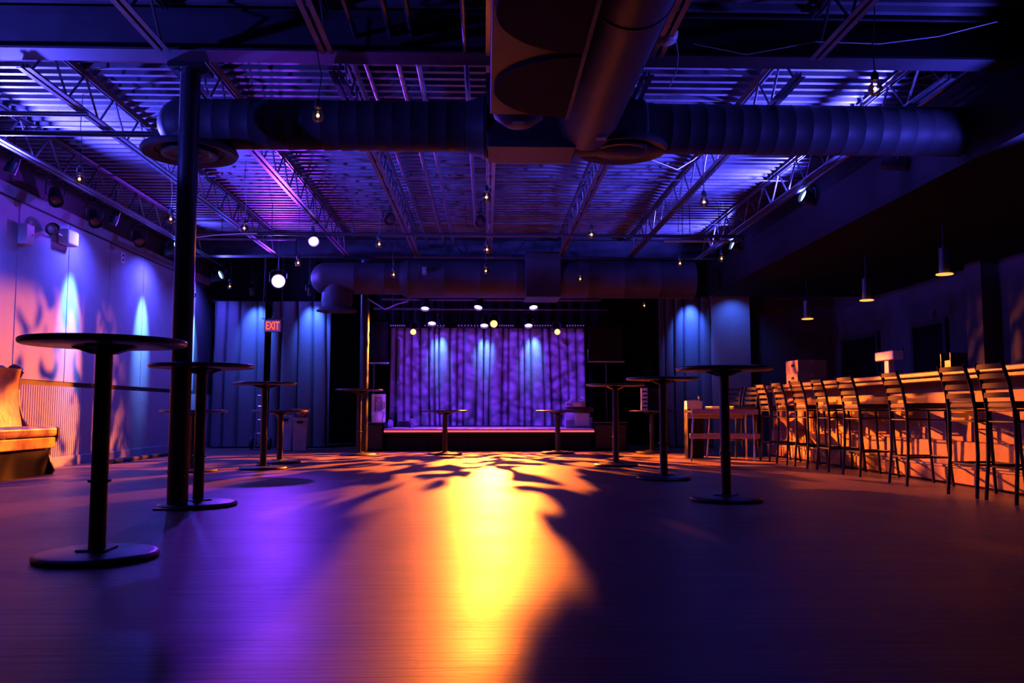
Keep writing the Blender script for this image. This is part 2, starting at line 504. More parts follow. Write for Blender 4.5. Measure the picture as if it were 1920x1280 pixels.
struct('wall_right', MB().box(XR, XR + 0.2, -1.5, YB, 0, ZD + 0.1), 'darkwall')
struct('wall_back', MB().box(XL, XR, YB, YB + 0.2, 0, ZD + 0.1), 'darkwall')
struct('wall_stage', MB().box(-2.45, 2.45, 18.45, 18.6, 0, ZD + 0.1), 'black')
struct('wall_alcove', MB().box(4.43, 5.2, 16.62, 16.8, 0, 3.0), 'wall')
struct('baseboard_alcove', MB().box(4.43, 5.21, 16.60, 16.62, 0, 0.12), 'wall')
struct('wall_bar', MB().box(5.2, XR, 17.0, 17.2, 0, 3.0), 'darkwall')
struct('wall_drape_header', MB().box(XL, -3.4, 16.95, 17.05, 2.86, ZD + 0.1).box(3.3, 5.25, 16.9, 17.05, 2.98, ZD + 0.1), 'black')
# doorway at the end of the right corridor: black slab as its dark opening
dr = struct('door_1', MB().box(2.75, 3.62, YB - 0.06, YB, 0, 1.88), 'black')
pj = at(1203, 700, Y=YB); pk = at(1218, 700, Y=YB)
obj('jamb', MB().box(pj.x, pk.x, YB - 0.16, YB - 0.06, 0, 1.90), 'jamb', dr)
obj('lintel', MB().box(2.62, pk.x, YB - 0.12, YB - 0.06, 1.89, 2.0), 'darkwood', dr)
# doors on the wall behind the bar
def wall_door(nm, ya, yb, h):
    d = struct(nm, MB().box(XR - 0.03, XR, ya, yb, 0, h), 'black')
    obj('door_frame', MB().box(XR - 0.06, XR, ya - 0.09, ya, 0, h + 0.08).box(XR - 0.06, XR, yb, yb + 0.09, 0, h + 0.08).box(XR - 0.06, XR, ya, yb, h, h + 0.08), 'trimdark', d)
    obj('door_handle', MB().cyl((XR - 0.03, ya + 0.08, 1.0), (XR - 0.08, ya + 0.08, 1.0), 0.012, n=8).cyl((XR - 0.08, ya + 0.08, 1.0), (XR - 0.08, ya + 0.2, 1.0), 0.012, n=8), 'chrome', d)
wall_door('door_2', 12.75, 13.65, 2.05)
wall_door('door_3', 15.0, 16.4, 2.05)
struct('wall_pier', MB().box(XR - 0.25, XR, 11.35, 11.75, 0, 2.78), 'darkwall')

# ------------------------------------------------------------------ roof steel
ZB, ZT = 3.30, 3.64          # joist chords
def joist(x, ya, yb, label):
    r = thing('roof_joist', label, 'joist', (x, ya, 0), 0, 'open-web roof joists')
    L = yb - ya
    obj('bottom_chord', MB().box(-0.05, -0.012, 0, L, ZB - 0.006, ZB).box(-0.018, -0.012, 0, L, ZB, ZB + 0.035).box(0.012, 0.05, 0, L, ZB - 0.006, ZB).box(0.012, 0.018, 0, L, ZB, ZB + 0.035), 'steel', r)
    obj('top_chord', MB().box(-0.05, -0.012, 0, L, ZT - 0.006, ZT).box(-0.018, -0.012, 0, L, ZT - 0.035, ZT).box(0.012, 0.05, 0, L, ZT - 0.006, ZT).box(0.012, 0.018, 0, L, ZT - 0.035, ZT), 'steel', r)
    p = 0.58; nper = int((L - 0.1) / p)
    for k in range(nper):
        obj('web_bar', WEB[0], None, r, (0, 0.1 + k * p, 0))
        obj('web_bar', WEB[1], None, r, (0, 0.1 + (k + 0.5) * p, 0))
    return r
WEB = [MB().cyl((0, 0, ZB + 0.01), (0, 0.29, ZT - 0.01), 0.011, n=6).mesh('web_bar', 'steel'),
       MB().cyl((0, 0, ZT - 0.01), (0, 0.29, ZB + 0.01), 0.011, n=6).mesh('web_bar', 'steel')]
JX = [-4.68, -3.5, -2.33, -1.16, 0.04, 1.24, 2.42, 3.6]
ordn = ['first', 'second', 'third', 'fourth', 'fifth', 'sixth', 'seventh', 'eighth']
for i, x in enumerate(JX):
    joist(x, 6.36, 14.35, 'blue-lit open-web steel joist over the dance floor, %s from the panelled left wall' % ordn[i])
for i, x in enumerate(JX[2:7]):
    joist(x, 3.0, 6.04, 'open-web steel joist overhead before the cross beam, %s from the left' % ordn[i])

def ibeam(y, label):
    r = thing('roof_beam', label, 'beam', (0, y, 0))
    xa, xb = XL, XS
    obj('web_plate', MB().box(xa, xb, -0.006, 0.006, 3.35, ZD), 'beam', r)
    obj('bottom_flange', MB().box(xa, xb, -0.11, 0.11, 3.335, 3.352), 'beam', r)
    obj('top_flange', MB().box(xa, xb, -0.11, 0.11, ZD - 0.025, ZD - 0.008), 'beam', r)
    return r
ibeam(6.2, 'deep steel cross beam running over the near pipe column')
ibeam(14.5, 'dark steel cross beam at the far end of the joists')

def column(x, y, label, r=0.074):
    t = thing('pipe_column', label, 'column', (x, y, 0))
    obj('shaft', MB().cyl((0, 0, 0.012), (0, 0, 3.30), r, n=32), 'blackmetal', t)
    obj('cap_plate', MB().box(-0.14, 0.14, -0.12, 0.12, 3.30, 3.334), 'blackmetal', t, bevel=0.003)
    obj('base_plate', MB().box(-0.13, 0.13, -0.13, 0.13, 0, 0.012), 'blackmetal', t, bevel=0.002)
    return t
c1 = at(332, 953, z=0)
column(c1.x, c1.y, 'thick dark steel pipe column standing near the camera at left')
c2 = at(679, 850, z=0)
column(c2.x, c2.y + 0.1, 'steel pipe column with orange-lit edge left of the stage')

# pipes and conduits under the deck
def pipe(name, a, b, r, label, m='steel', cat='pipe', hang=0, ztop=3.665):
    a, b = Vector(a), Vector(b)
    if hang:
        t = thing(name, label, cat, a)
        obj('tube', MB().cyl((0, 0, 0), b - a, r, n=10), m, t)
        for k in range(hang):
            q = (b - a) * ((k + 0.5) / hang)
            obj('hanger_rod', MB().cyl(q, q + Vector((0, 0, ztop - a.z)), 0.006, n=6), 'blackmetal', t)
        return t
    return tag(obj(name, MB().cyl((0, 0, 0), b - a, r, n=10), m, None, a), label, cat)
pipe('conduit', (XL, 7.3, 3.27), (-3.45, 7.3, 3.27), 0.022, 'pale strut crossing at upper left below the first joists')
pipe('conduit', (XL, 7.8, 3.26), (-2.7, 7.8, 3.26), 0.028, 'dark pipe crossing at upper left behind the pale strut', 'blackmetal')
PY, PZ = 11.95, 3.20
pipe('lighting_pipe', (-4.3, PY, PZ), (3.7, PY, PZ), 0.026, 'long lighting pipe running across under the joists', 'blackmetal', 'pipe', 5)
pipe('conduit', (-4.1, PY + 0.1, PZ - 0.06), (-2.7, PY + 0.1, PZ - 0.06), 0.016, 'tube added for the pale highlight under the left part of the lighting pipe', 'steel', 'pipe', 2)  # tube in place of a highlight under the pipe
pipe('conduit', (2.55, PY + 0.1, PZ - 0.05), (3.62, PY + 0.1, PZ - 0.05), 0.018, 'chrome tube added for the bright highlight under the right end of the lighting pipe', 'chrome', 'pipe', 2)  # chrome tube in place of a strip-fixture highlight
pipe('conduit', (-0.98, 4, 3.5), (-0.98, 14.3, 3.5), 0.018, 'slim conduit running lengthwise just right of the fourth joist', 'steel', 'pipe', 4)
pipe('conduit', (-0.72, 4, 3.52), (-0.72, 14.3, 3.52), 0.024, 'thicker conduit running lengthwise between fourth and fifth joists', 'steel', 'pipe', 4)
pipe('conduit', (-0.56, 4, 3.52), (-0.56, 14.3, 3.52), 0.022, 'rightmost of the lengthwise conduits left of centre', 'steel', 'pipe', 4)
pipe('conduit', (-0.16, 4, 3.36), (-0.16, 12.0, 3.36), 0.020, 'violet-lit conduit running beside the centre joist', 'steel', 'pipe', 4)
for i, yy in enumerate((8.6, 10.4, 12.9)):
    pipe('bridging_rod', (XL, yy, ZT - 0.05), (XS, yy, ZT - 0.05), 0.010, 'thin bridging rod across the joists, %s from the near beam' % ordn[i])
pipe('wall_rail', (-4.9, 4.5, 3.40), (-4.9, 16.6, 3.40), 0.024, 'dark lighting rail along the left wall', 'blackmetal', 'pipe', 5)
pipe('wall_rail', (3.82, 6.4, 3.40), (3.82, 14.3, 3.40), 0.024, 'dark lighting rail along the edge over the bar', 'blackmetal', 'pipe', 4)

# ------------------------------------------------------------------ ducts
def spiral(mb, a, b, r, pitch=0.10, n=40):
    """round duct with raised spiral seams along +x"""
    x = a
    prof = []
    while x < b:
        prof += [(r, x), (r, x + pitch - 0.012), (r + 0.0018, x + pitch - 0.008), (r + 0.0018, x + pitch - 0.004)]
        x += pitch
    mb.lathe(prof, n, (0, 0, 0), (1, 0, 0))
    return mb
def diffuser(parent, x, y, ztop, zb, R):
    obj('diffuser_cone', MB().lathe([(0.18, ztop), (0.18, zb + 0.10), (0.24, zb + 0.07), (R * 0.97, zb + 0.055), (R, zb + 0.03), (R * 0.96, zb + 0.005), (R * 0.72, zb + 0.03), (R * 0.70, zb + 0.05), (0.05, zb + 0.06)], 48, (x, y, 0)), 'duct', parent)
    obj('diffuser_ring', MB().lathe([(R * 0.58, zb + 0.02), (R * 0.58, zb + 0.005), (R * 0.50, zb), (R * 0.34, zb + 0.03), (R * 0.30, zb + 0.045)], 48, (x, y, 0)), 'blackmetal', parent)
    obj('diffuser_core', MB().lathe([(0.10, zb + 0.045), (0.09, zb + 0.012), (0.03, zb), (0.01, zb)], 32, (x, y, 0)), 'blackmetal', parent)

DY, DZ, DR = 6.95, 3.07, 0.205
d1 = thing('air_duct', 'big round spiral duct crossing the ceiling with two ceiling diffusers', 'duct', (0, DY, DZ))
xl = at(345, 210, Y=DY).x
obj('duct_pipe', spiral(MB(), xl, -0.18, DR, 0.145), 'duct', d1)
obj('duct_pipe', spiral(MB(), 1.38, 3.99, DR, 0.145), 'duct', d1)
obj('duct_elbow', MB().lathe([(DR * math.cos(t), -DR * math.sin(t)) for t in [k * PI / 16 for k in range(8)]], 40, (xl, 0, 0), (1, 0, 0)), 'duct', d1)
obj('duct_reducer', MB().lathe([(DR, -0.18), (DR + 0.045, -0.04), (DR + 0.055, -0.03), (DR + 0.055, 0.0)], 40, (0, 0, 0), (1, 0, 0)), 'duct', d1)
obj('duct_fitting', MB().box(0.0, 0.72, -0.235, 0.235, -0.235, 0.235), 'duct', d1, bevel=0.01)
obj('duct_joint', MB().lathe([(DR + 0.03, 0.72), (DR + 0.02, 0.95), (DR + 0.035, 1.0), (DR + 0.035, 1.3), (DR + 0.008, 1.32), (DR + 0.008, 1.38)], 40, (0, 0, 0), (1, 0, 0)), 'duct', d1)
dfl = at(356, 290, Y=DY); dfr = at(1165, 284, Y=DY)
diffuser(d1, dfl.x, 0, -0.1, dfl.z - DZ - 0.01, 0.385)
diffuser(d1, dfr.x, 0, -0.1, dfr.z - DZ - 0.01, 0.385)

# trunk coming towards the camera: flat box with two half-round black plates, round duct beside it
tk = thing('air_duct', 'dark box-shaped trunk duct overhead at top centre with half-round black plates', 'duct', (0.02, 5.65, 2.72))
obj('duct_box', MB().box(0, 0.52, -3.6, 0, 0, 0.34), 'duct', tk, bevel=0.006)
for k in range(2):
    cx, cyy, R = 0.52, -0.50 - 1.04 * k, 0.5
    arc = [(cx + R * math.cos(t), cyy + R * math.sin(t)) for t in [PI / 2 + PI * i / 28 for i in range(29)]]
    obj('half_round_plate', MB().prism(arc, 'z', -0.02, 0.004), 'black', tk, bevel=0.003)
obj('edge_flange', MB().box(0.515, 0.535, -3.6, 0, -0.03, 0.02), 'duct', tk)
obj('end_bowl', MB().lathe([(0.02, -0.16), (0.09, -0.15), (0.17, -0.09), (0.20, 0.0), (0.20, 0.04)], 32, (0.20, 0.14, 0.12)), 'duct', tk)
obj('warning_tag', MB().box(0.155, 0.235, -0.006, 0.0, -0.004, 0.014), 'cream', tk, (0, 0.02, -0.055), label='small pale tag')
tr = thing('air_duct', 'large round duct running overhead toward the camera at top centre right', 'duct', (0.81, 6.8, 3.08))
mbd = MB().lathe([(0.25, 0.0), (0.25, -2.2), (0.257, -2.205), (0.257, -2.23), (0.25, -2.235), (0.25, -5.0)], 48, (0, 0, 0), (0, 1, 0))
obj('duct_pipe', mbd, 'duct', tr)
obj('repair_patch', MB().box(0.04, 0.12, -0.36, -0.28, -0.252, -0.235), 'trimgrey', tr)

# far duct above the stage front
D2Y = 14.25
e0 = at(583, 530, Y=D2Y); et = at(760, 493, Y=D2Y); eb = at(760, 552, Y=D2Y)
r2 = (et.z - eb.z) / 2
d2 = thing('air_duct', 'far round duct with rounded lit elbow end hanging before the stage', 'duct', (0, D2Y, (et.z + eb.z) / 2))
xm = at(752, 520, Y=D2Y).x
xe = e0.x + r2 * 0.95
obj('duct_pipe', spiral(MB(), xe, xm, r2, 0.5), 'duct', d2)
obj('duct_elbow', MB().lathe([(r2 * math.cos(t), -r2 * 0.95 * math.sin(t)) for t in [k * PI / 20 for k in range(10)]], 40, (xe, 0, 0), (1, 0, 0)), 'duct', d2)
obj('duct_reducer', MB().lathe([(r2, xm), (r2 + 0.06, xm + 0.12), (r2 + 0.06, xm + 0.14)], 40, (0, 0, 0), (1, 0, 0)), 'duct', d2)
obj('duct_pipe', spiral(MB(), xm + 0.14, 3.3, r2 + 0.05, 0.6), 'duct', d2)
xb0, xb1 = at(984, 480, Y=D2Y).x, at(1048, 480, Y=D2Y).x
obj('duct_riser', MB().box(xb0, xb1, -0.37, 0.37, -r2 - 0.08, 3.33 - (et.z + eb.z) / 2), 'duct', d2, bevel=0.008)
xd = at(645, 597, Y=D2Y).x
obj('drop_neck', MB().lathe([(r2 * 0.9, -0.12), (0.26, -r2 - 0.12), (0.24, -r2 - 0.24)], 32, (xd - 0.12, 0, 0)), 'duct', d2)
obj('drop_diffuser', MB().lathe([(0.24, -r2 - 0.22), (0.33, -r2 - 0.27), (0.34, -r2 - 0.29), (0.22, -r2 - 0.28)], 40, (xd - 0.12, 0, 0)), 'duct', d2)
pl = at(798, 517, Y=D2Y)
obj('duct_label', MB().box(pl.x - 0.035, pl.x + 0.035, -r2 - 0.06, -r2 - 0.045, 0.02, 0.15), 'trimgrey', d2, label='pale square sticker')

# ------------------------------------------------------------------ stage
SZ = 0.40; SY = 15.25
sa, sb = at(720, 808, Y=SY).x, at(1114, 808, Y=SY).x
st = thing('stage', 'low black stage platform with a glowing red edge strip', 'stage', (0, SY, 0))
obj('stage_deck', MB().box(sa, sb, 0, 3.2, SZ - 0.03, SZ), 'stagetop', st, bevel=0.004)
for k in range(5):
    w = (sb - sa - 0.1) / 5
    obj('skirt_panel', MB().box(sa + 0.05 + k * w + 0.004, sa + 0.05 + (k + 1) * w - 0.004, 0.06, 0.09, 0, SZ - 0.08), 'black', st, bevel=0.003)
obj('stage_frame', MB().box(sa + 0.02, sb - 0.02, 0.01, 3.2, SZ - 0.08, SZ - 0.03).box(sa + 0.06, sb - 0.06, 0.12, 3.15, 0, SZ - 0.08), 'black', st)
obj('edge_light_strip', MB().box(sa, sb, -0.022, 0.0, SZ - 0.062, SZ - 0.032), 'led_strip', st, label='glowing pink-red light strip')
l = bpy.data.lights.new('strip_glow', 'AREA'); l.shape = 'RECTANGLE'; l.size = sb - sa; l.size_y = 0.03; l.energy = 1.2; l.color = (1, 0.12, 0.2)
o = link(bpy.data.objects.new('strip_glow', l), st, ((sa + sb) / 2, -0.03, SZ - 0.05)); aim(o, (0, -1, -0.2))

# drapes
def drape(name, xa, xb, z0, z1, y, label, m, pleat=0.22, amp=0.09, seed=1, group=None):
    rnd = random.Random(seed)
    W = xb - xa
    edges = [0.0]
    while edges[-1] < W: edges.append(edges[-1] + pleat * rnd.uniform(0.55, 1.5))
    amps = [amp * rnd.uniform(0.45, 1.25) for _ in edges]
    drift = [rnd.uniform(-0.06, 0.06) for _ in edges]
    def fn(u, v):
        x = u * W
        sh = 0.05 * math.sin(v * 2.2 + seed) * math.sin(x * 2.1 + seed)
        xx = min(max(x + sh * 0.6, 0), W - 1e-4)
        k = 0
        while k < len(edges) - 2 and edges[k + 1] <= xx: k += 1
        t = (xx - edges[k]) / (edges[k + 1] - edges[k])
        bulge = (1 - abs(2 * t - 1) ** 7) * (0.82 + 0.18 * math.sin(PI * t))
        a = amps[k] * (0.75 + 0.35 * (1 - v)) 
        z = z0 + (z1 - z0) * v
        return (x + drift[k] * (1 - v) * 0.4 * math.sin(PI * t), -a * bulge + 0.012 * math.sin(9 * v + 3 * x), z)
    t_ = thing(name, label, 'curtain', (xa, y, 0), 0, group)
    obj('cloth', MB().grid(fn, int(W * 170), 14), m, t_)
    obj('hem', MB().grid(lambda u, v: (fn(u, 0)[0], fn(u, 0)[1] - 0.004, z0 + 0.07 * v), int(W * 170), 1), m, t_)
    obj('heading_rod', MB().cyl((-0.03, 0, z1 + 0.01), (W + 0.03, 0, z1 + 0.01), 0.018, n=10), 'blackmetal', t_)
    return t_
ca, cb_ = at(732, 700, Y=18.1).x, at(1095, 700, Y=18.1).x
cm = at(905, 700, Y=18.1).x
ctop = at(900, 618, Y=18.1).z
drape('stage_curtain', ca, cm, SZ + 0.01, ctop + 0.03, 18.1, 'violet-lit pleated curtain covering the left half of the stage back', 'stagedrape', 0.17, 0.26, 3, 'stage back curtains')
drape('stage_curtain', cm + 0.02, cb_, SZ + 0.01, ctop + 0.03, 18.06, 'violet-lit pleated curtain covering the right half of the stage back', 'stagedrape', 0.18, 0.26, 8, 'stage back curtains')
YC = 16.75
def dr_x(a, b): return at(a, 700, Y=YC).x, at(b, 700, Y=YC).x
x0, x1 = dr_x(400, 497); drape('drape', x0, x1, 0.03, 2.84, YC, 'tall dark blue drape in the left corner beside the panelled wall', 'drape', 0.24, 0.11, 11, 'tall side drapes')
x0, x1 = dr_x(507, 620); drape('drape', x0, x1, 0.03, 2.84, YC, 'tall dark blue drape behind the hand truck and bins', 'drape', 0.27, 0.12, 21, 'tall side drapes')
x0, x1 = dr_x(1236, 1342); drape('drape', x0, x1, 0.03, 2.96, YC, 'tall blue-lit drape on the right beside the plain wall', 'drape', 0.23, 0.10, 32, 'tall side drapes')

# ------------------------------------------------------------------ lamps
def par_can(p, d, label, lens='lens_off', r=0.085, L=0.24, hang=0.16, light=None, name='par_light', cat='stage light', group='par lights', body='blackmetal', ztop=None):
    """p: centre of the front lens, d: beam direction"""
    p, d = Vector(p), Vector(d).normalized()
    back = -d * L
    ctr = back * 0.5
    top = Vector((0, 0, hang)) + ctr
    t = thing(name, label, cat, p, 0, group)
    obj('housing', MB().lathe([(r * 0.35, -L), (r * 0.75, -L * 0.93), (r * 0.85, -L * 0.6), (r * 1.0, -L * 0.35), (r * 1.02, 0.0), (r * 1.02, 0.03), (r * 0.96, 0.03), (r * 0.95, -0.002)], 24, (0, 0, 0), d), body, t)
    obj('lens', MB().lathe([(r * 0.94, -0.004), (r * 0.6, 0.008), (0.002, 0.014)], 24, (0, 0, 0), d), lens, t)
    side = d.cross(Vector((0, 0, 1)))
    side = side.normalized() if side.length > 0.05 else Vector((1, 0, 0))
    a, b = ctr + side * (r + 0.02), ctr - side * (r + 0.02)
    obj('yoke', MB().tube([a, a + Vector((0, 0, hang * 0.75)), top + side * (r * 0.7), top - side * (r * 0.7), b + Vector((0, 0, hang * 0.75)), b], 0.009, 6), 'blackmetal', t)
    obj('clamp', MB().box(top.x - 0.02, top.x + 0.02, top.y - 0.02, top.y + 0.02, top.z, top.z + 0.07), 'blackmetal', t)
    if ztop is None: ztop = 3.71 if p.y > 15.0 else 3.665
    if ztop - p.z > top.z + 0.07: obj('drop_rod', MB().cyl(top + Vector((0, 0, 0.06)), (top.x, top.y, ztop - p.z), 0.008, n=6), 'blackmetal', t)
    if light:
        col, pw, deg, blend, gobo = light[:5]
        spot(t, d * 0.045, light[5] if len(light) > 5 else d, col, pw, deg, blend, 0.05, gobo)
    return t

# warm pattern projectors over the stage front
wp = at(926, 607, Y=16.4)
par_can(wp, (-0.06, -1, -0.16), 'glowing orange pattern projector at centre above the stage', 'lens_warm', 0.075, 0.34, 0.2,
        (WARM, P_GOBO, 118, 0.4, leaf_gobo(13, 0.48, 0.58, 1.7, 0.003, 0.8, 0.265, ((-0.12, 0.15, 0.085, 0.09, -0.28), (0.16, 0.15, 0.09, 0.09, -0.28), (-0.30, 0.13, 0.10, 0.10, -0.16), (0.36, 0.13, 0.13, 0.10, -0.16), (0.030, 0.13, 0.017, 0.05, 0.2), (-0.034, 0.15, 0.026, 0.032, -0.3), (0.0, 0.09, 0.03, 0.03, 0.12), (0.0, -0.04, 0.04, 0.07, 0.12), (0.95, 0.1, 0.25, 0.3, 0.13), (-0.85, -0.1, 0.15, 0.25, 0.15), (-0.52, 0.1, 0.14, 0.2, 0.08)), (-0.35, 0.46)), (-0.02, -1, -0.30)), 'pattern_projector', 'stage light', 'orange projectors')
wp = at(775, 622, Y=16.4)
par_can(wp, (-0.1, -1, -0.10), 'small orange stage lamp at left above the curtain', 'lens_warm', 0.06, 0.30, 0.2,
        (WARM, P_GOBO * 0.26, 42, 0.25, leaf_gobo(11, 0.42, 0.52, 5.2, 0.0, 1, 0.09), at(45, 650, X=XL) - wp), 'pattern_projector', 'stage light', 'orange projectors')
wp = at(1045, 622, Y=16.4)
par_can(wp, (0.05, -1, -0.10), 'small orange stage lamp at right above the curtain', 'lens_warm', 0.06, 0.30, 0.2,
        (WARM, P_GOBO * 0.06, 34, 0.5, leaf_gobo(9, 0.40, 0.52, 9.4, 0.01, 1, 0.9), Vector((3.55, 12.3, 0.6)) - wp), 'pattern_projector', 'stage light', 'orange projectors')
# violet flood in the left corner, facing the room
wp = at(522, 527, Y=14.15)
flood = par_can(wp, (0.24, -1, -0.05), 'large glowing violet flood lamp above the exit sign', 'lens_violet', 0.12, 0.30, 0.2,
        (VIOLET, P_VIOLET, 130, 0.5, lower_beam_mask(-0.21), (0.4, -1, 0.2)), 'flood_light', 'stage light', 'violet stage lamps')
spot(flood, (0.01, -0.06, 0), (0.17, -1, -0.16), VIOLET, 620, 66, 1.0, 0.06)
# violet wash lamps over the stage
for px, py, Y, dd, lab, deg, pw in (
        (810, 605, 16.7, (0, -0.55, -1), 'violet wash lamp in the front row, left above the stage', 60, 1.0),
        (908, 609, 16.7, (0, -0.55, -1), 'violet wash lamp in the front row, beside the orange projector', 60, 1.0),
        (991, 609, 16.7, (0, -0.55, -1), 'violet wash lamp in the front row, right above the stage', 60, 1.0),
        (797, 577, 16.1, (0, -0.5, -1), 'violet lamp in the upper row, left one above the stage', 50, 0.4),
        (897, 575, 16.1, (-0.2, -0.6, -1), 'violet lamp in the upper row, middle one above the stage', 50, 0.4),
        (1000, 575, 16.1, (0.1, -0.6, -1), 'violet lamp in the upper row, right one above the stage', 50, 0.4)):
    par_can(at(px, py, Y=Y), dd, lab, 'lens_violet', 0.085, 0.2, 0.16, (VIOLET, P_STAGE * pw, deg * 0.85, 0.6, None, (dd[0], -0.28, -1)), 'wash_light', 'stage light', 'violet stage lamps')
# cyan streaks down the stage curtain: small lamps tucked under the border
for px, lab in ((822, 'left'), (909, 'middle'), (1000, 'right')):
    p = at(px, 606, Y=17.55)
    par_can(p, (0, 0.7, -1), 'small dark lamp grazing the stage curtain, %s one of three' % lab, 'lens_off', 0.05, 0.14, 0.12, (CYAN, 130, 46, 0.9, None, (0, 0.62, -1)), 'grazing_light', 'stage light', 'curtain grazing lamps')
# front-of-house violet pattern lamp that throws branches on the curtain
par_can((-1.7, 2.2, 2.95), (0.1, 1, -0.1), 'violet pattern projector hung at the front of house', 'lens_violet', 0.07, 0.34, 0.2,
        (MAGENTA, P_CURT, 20, 0.1, branch_gobo(28, 1.3, 0.09), at(914, 712, Y=18.1) - Vector((-1.7, 2.2, 2.95))), 'pattern_projector', 'stage light', 'front lamps')
# blue uplights on the two rails, plus one added unseen near each: their beams rake the roof deck
for y, z, lab, pw in ((5.0, 2.5, 'added out of view below the near end of the left rail', 0.45), (8.3, 2.95, 'on the left rail, second from the camera', 2.6), (13.25, 3.25, 'on the left rail beside the near column', 0.5), (15.45, 3.16, 'on the left rail near the corner drapes', 0.4)):  # first one added out of view to tint the trunk underside blue
    par_can((-4.83, y, z), (0.93, -0.22, 0.33), 'blue uplight %s' % lab, 'lens_cool', 0.085, 0.2, 0.13, (BLUE, P_UP * pw, 150, 0.8, lower_beam_mask(-0.42) if y < 10 else None, (1, 0.0, 0.40) if y < 10 else (1, -0.15, 0.12)), 'uplight', 'stage light', 'blue rail uplights')
for px, py, Y, lab, pw in ((1985, 320, 6.0, 'added out of view before the rail over the bar', 0.22), (1661, 300, 7.9, 'second on the rail over the bar', 2.3), (1508, 368, 10.1, 'third on the rail over the bar', 1.3), (1375, 460, 13.1, 'far one on the rail over the bar', 0.7)):  # first one added out of view to light the round duct's side
    p = at(px, py, Y=Y)
    par_can(p, (-0.93, -0.14 if Y > 9 else 0.35, 0.33), 'blue uplight %s' % lab, 'lens_cool', 0.085, 0.2, 0.13, (BLUE, P_UP * pw, 150, 0.8, lower_beam_mask(-0.42), (-1, 0.0, 0.40)), 'uplight', 'stage light', 'blue rail uplights')
# wall washers grazing the left wall panels
for y, lab in ((8.9, 'nearest'), (11.35, 'second'), (13.72, 'third'), (16.1, 'farthest')):
    wash = par_can((-4.98, y, 3.22), (-0.42, 0, -1), 'cool wall washer over the left wall, %s of four' % lab, 'lens_cool', 0.06, 0.16, 0.14, (CYAN, P_WASH * (0.3 if y < 10 else 1), 30, 1.0, None, (-0.42, 0, -1)), 'wall_washer', 'stage light', 'left wall washers')
    spot(wash, (-0.02, 0, -0.06), (-0.35, 0, -1), BLUE, 300, 146, 1.0, 0.05)
    
# drape grazers
for px, Y, z, lab, pw in ((472, 16.3, 2.95, 'left corner drape', 1.0), (580, 16.3, 2.95, 'drape behind the bins', 1.0), (1302, 16.3, 3.0, 'drape on the right', 0.9), (1385, 16.2, 3.05, 'plain wall right of the drape', 0.10)):
    x = at(px, 600, Y=Y).x
    par_can((x, Y, z), (0, 0.7, -1), 'small downlight over the %s' % lab, 'lens_off', 0.05, 0.14, 0.12, (DRAPE, 480 * pw, 64 if pw > 0.5 else 120, 1.0, None, (0, 0.62 if pw > 0.5 else 0.3, -1)), 'grazing_light', 'stage light', 'drape downlights')
# unlit fixtures on the lighting pipe
for px, py, d, lab in ((731, 412, (0.1, -1, -0.6), 'dark unlit par can on the lighting pipe, left of centre'), (901, 415, (0, -1, -0.5), 'dark unlit par can on the lighting pipe at centre'), (588, 452, (0.3, -0.9, -0.5), 'small violet-lit par can on the lighting pipe at left')):
    p = at(px, py, Y=11.75)
    par_can(p, d, lab, 'lens_off' if px != 588 else 'lens_violet', 0.075, 0.2, 0.1, None, 'par_light', 'stage light', 'unlit par lights')
for y, z, lab in ((9.9, 3.15, 'nearest of the unlit lamps'), (10.9, 3.12, 'second of the unlit lamps'), (12.3, 3.14, 'third of the unlit lamps')):
    par_can((-5.0, y, z), (0.4, -0.6, -0.7), 'black unlit lamp on the left rail, %s' % lab, 'lens_off', 0.08, 0.22, 0.2, None, 'par_light', 'stage light', 'unlit par lights')

# LED battens and pipes over the stage
for i, (a, b) in enumerate(((733, 758), (797, 832), (860, 896), (937, 962), (1003, 1032), (1064, 1094))):
    p, q = at(a, 610, Y=17.3), at(b, 610, Y=17.3)
    t = thing('light_batten', 'black light batten with a row of violet diodes above the curtain, %s from the left' % ordn[i], 'stage light', (p.x, 17.3, p.z), 0, 'light battens')
    w = q.x - p.x
    obj('housing', MB().box(-0.02, w + 0.02, 0.0, 0.08, -0.03, 0.03), 'blackmetal', t, bevel=0.004)
    obj('hanger_rod', MB().cyl((0.03, 0.04, 0.03), (0.03, 0.04, 3.705 - p.z), 0.006, n=6).cyl((w - 0.03, 0.04, 0.03), (w - 0.03, 0.04, 3.705 - p.z), 0.006, n=6), 'blackmetal', t)
    for k in range(7):
        obj('diode', MB().lathe([(0.012, 0), (0.010, 0.006), (0.002, 0.009)], 8, (w * k / 6, 0, 0), (0, -1, 0)), 'led_dot', t)
pz = at(940, 573, Y=16.15).z
pipe('truss_pipe', (-2.0, 16.2, pz + 0.12), (2.2, 16.2, pz + 0.12), 0.024, 'upper pipe of the stage lighting rig', 'steel', 'pipe', 3, 3.71)
pz = at(940, 588, Y=16.45).z
pipe('truss_pipe', (-2.2, 16.55, pz + 0.10), (2.4, 16.55, pz + 0.10), 0.024, 'lower pipe of the stage lighting rig', 'steel', 'pipe', 3, 3.71)
tag(obj('border_cloth', MB().grid(lambda u, v: (-2.3 + 4.7 * u, 17.75 + 0.03 * math.sin(u * 120), ctop - 0.0 + v * 1.0), 240, 2), 'black'), 'black border cloth hanging above the stage curtain', 'curtain')

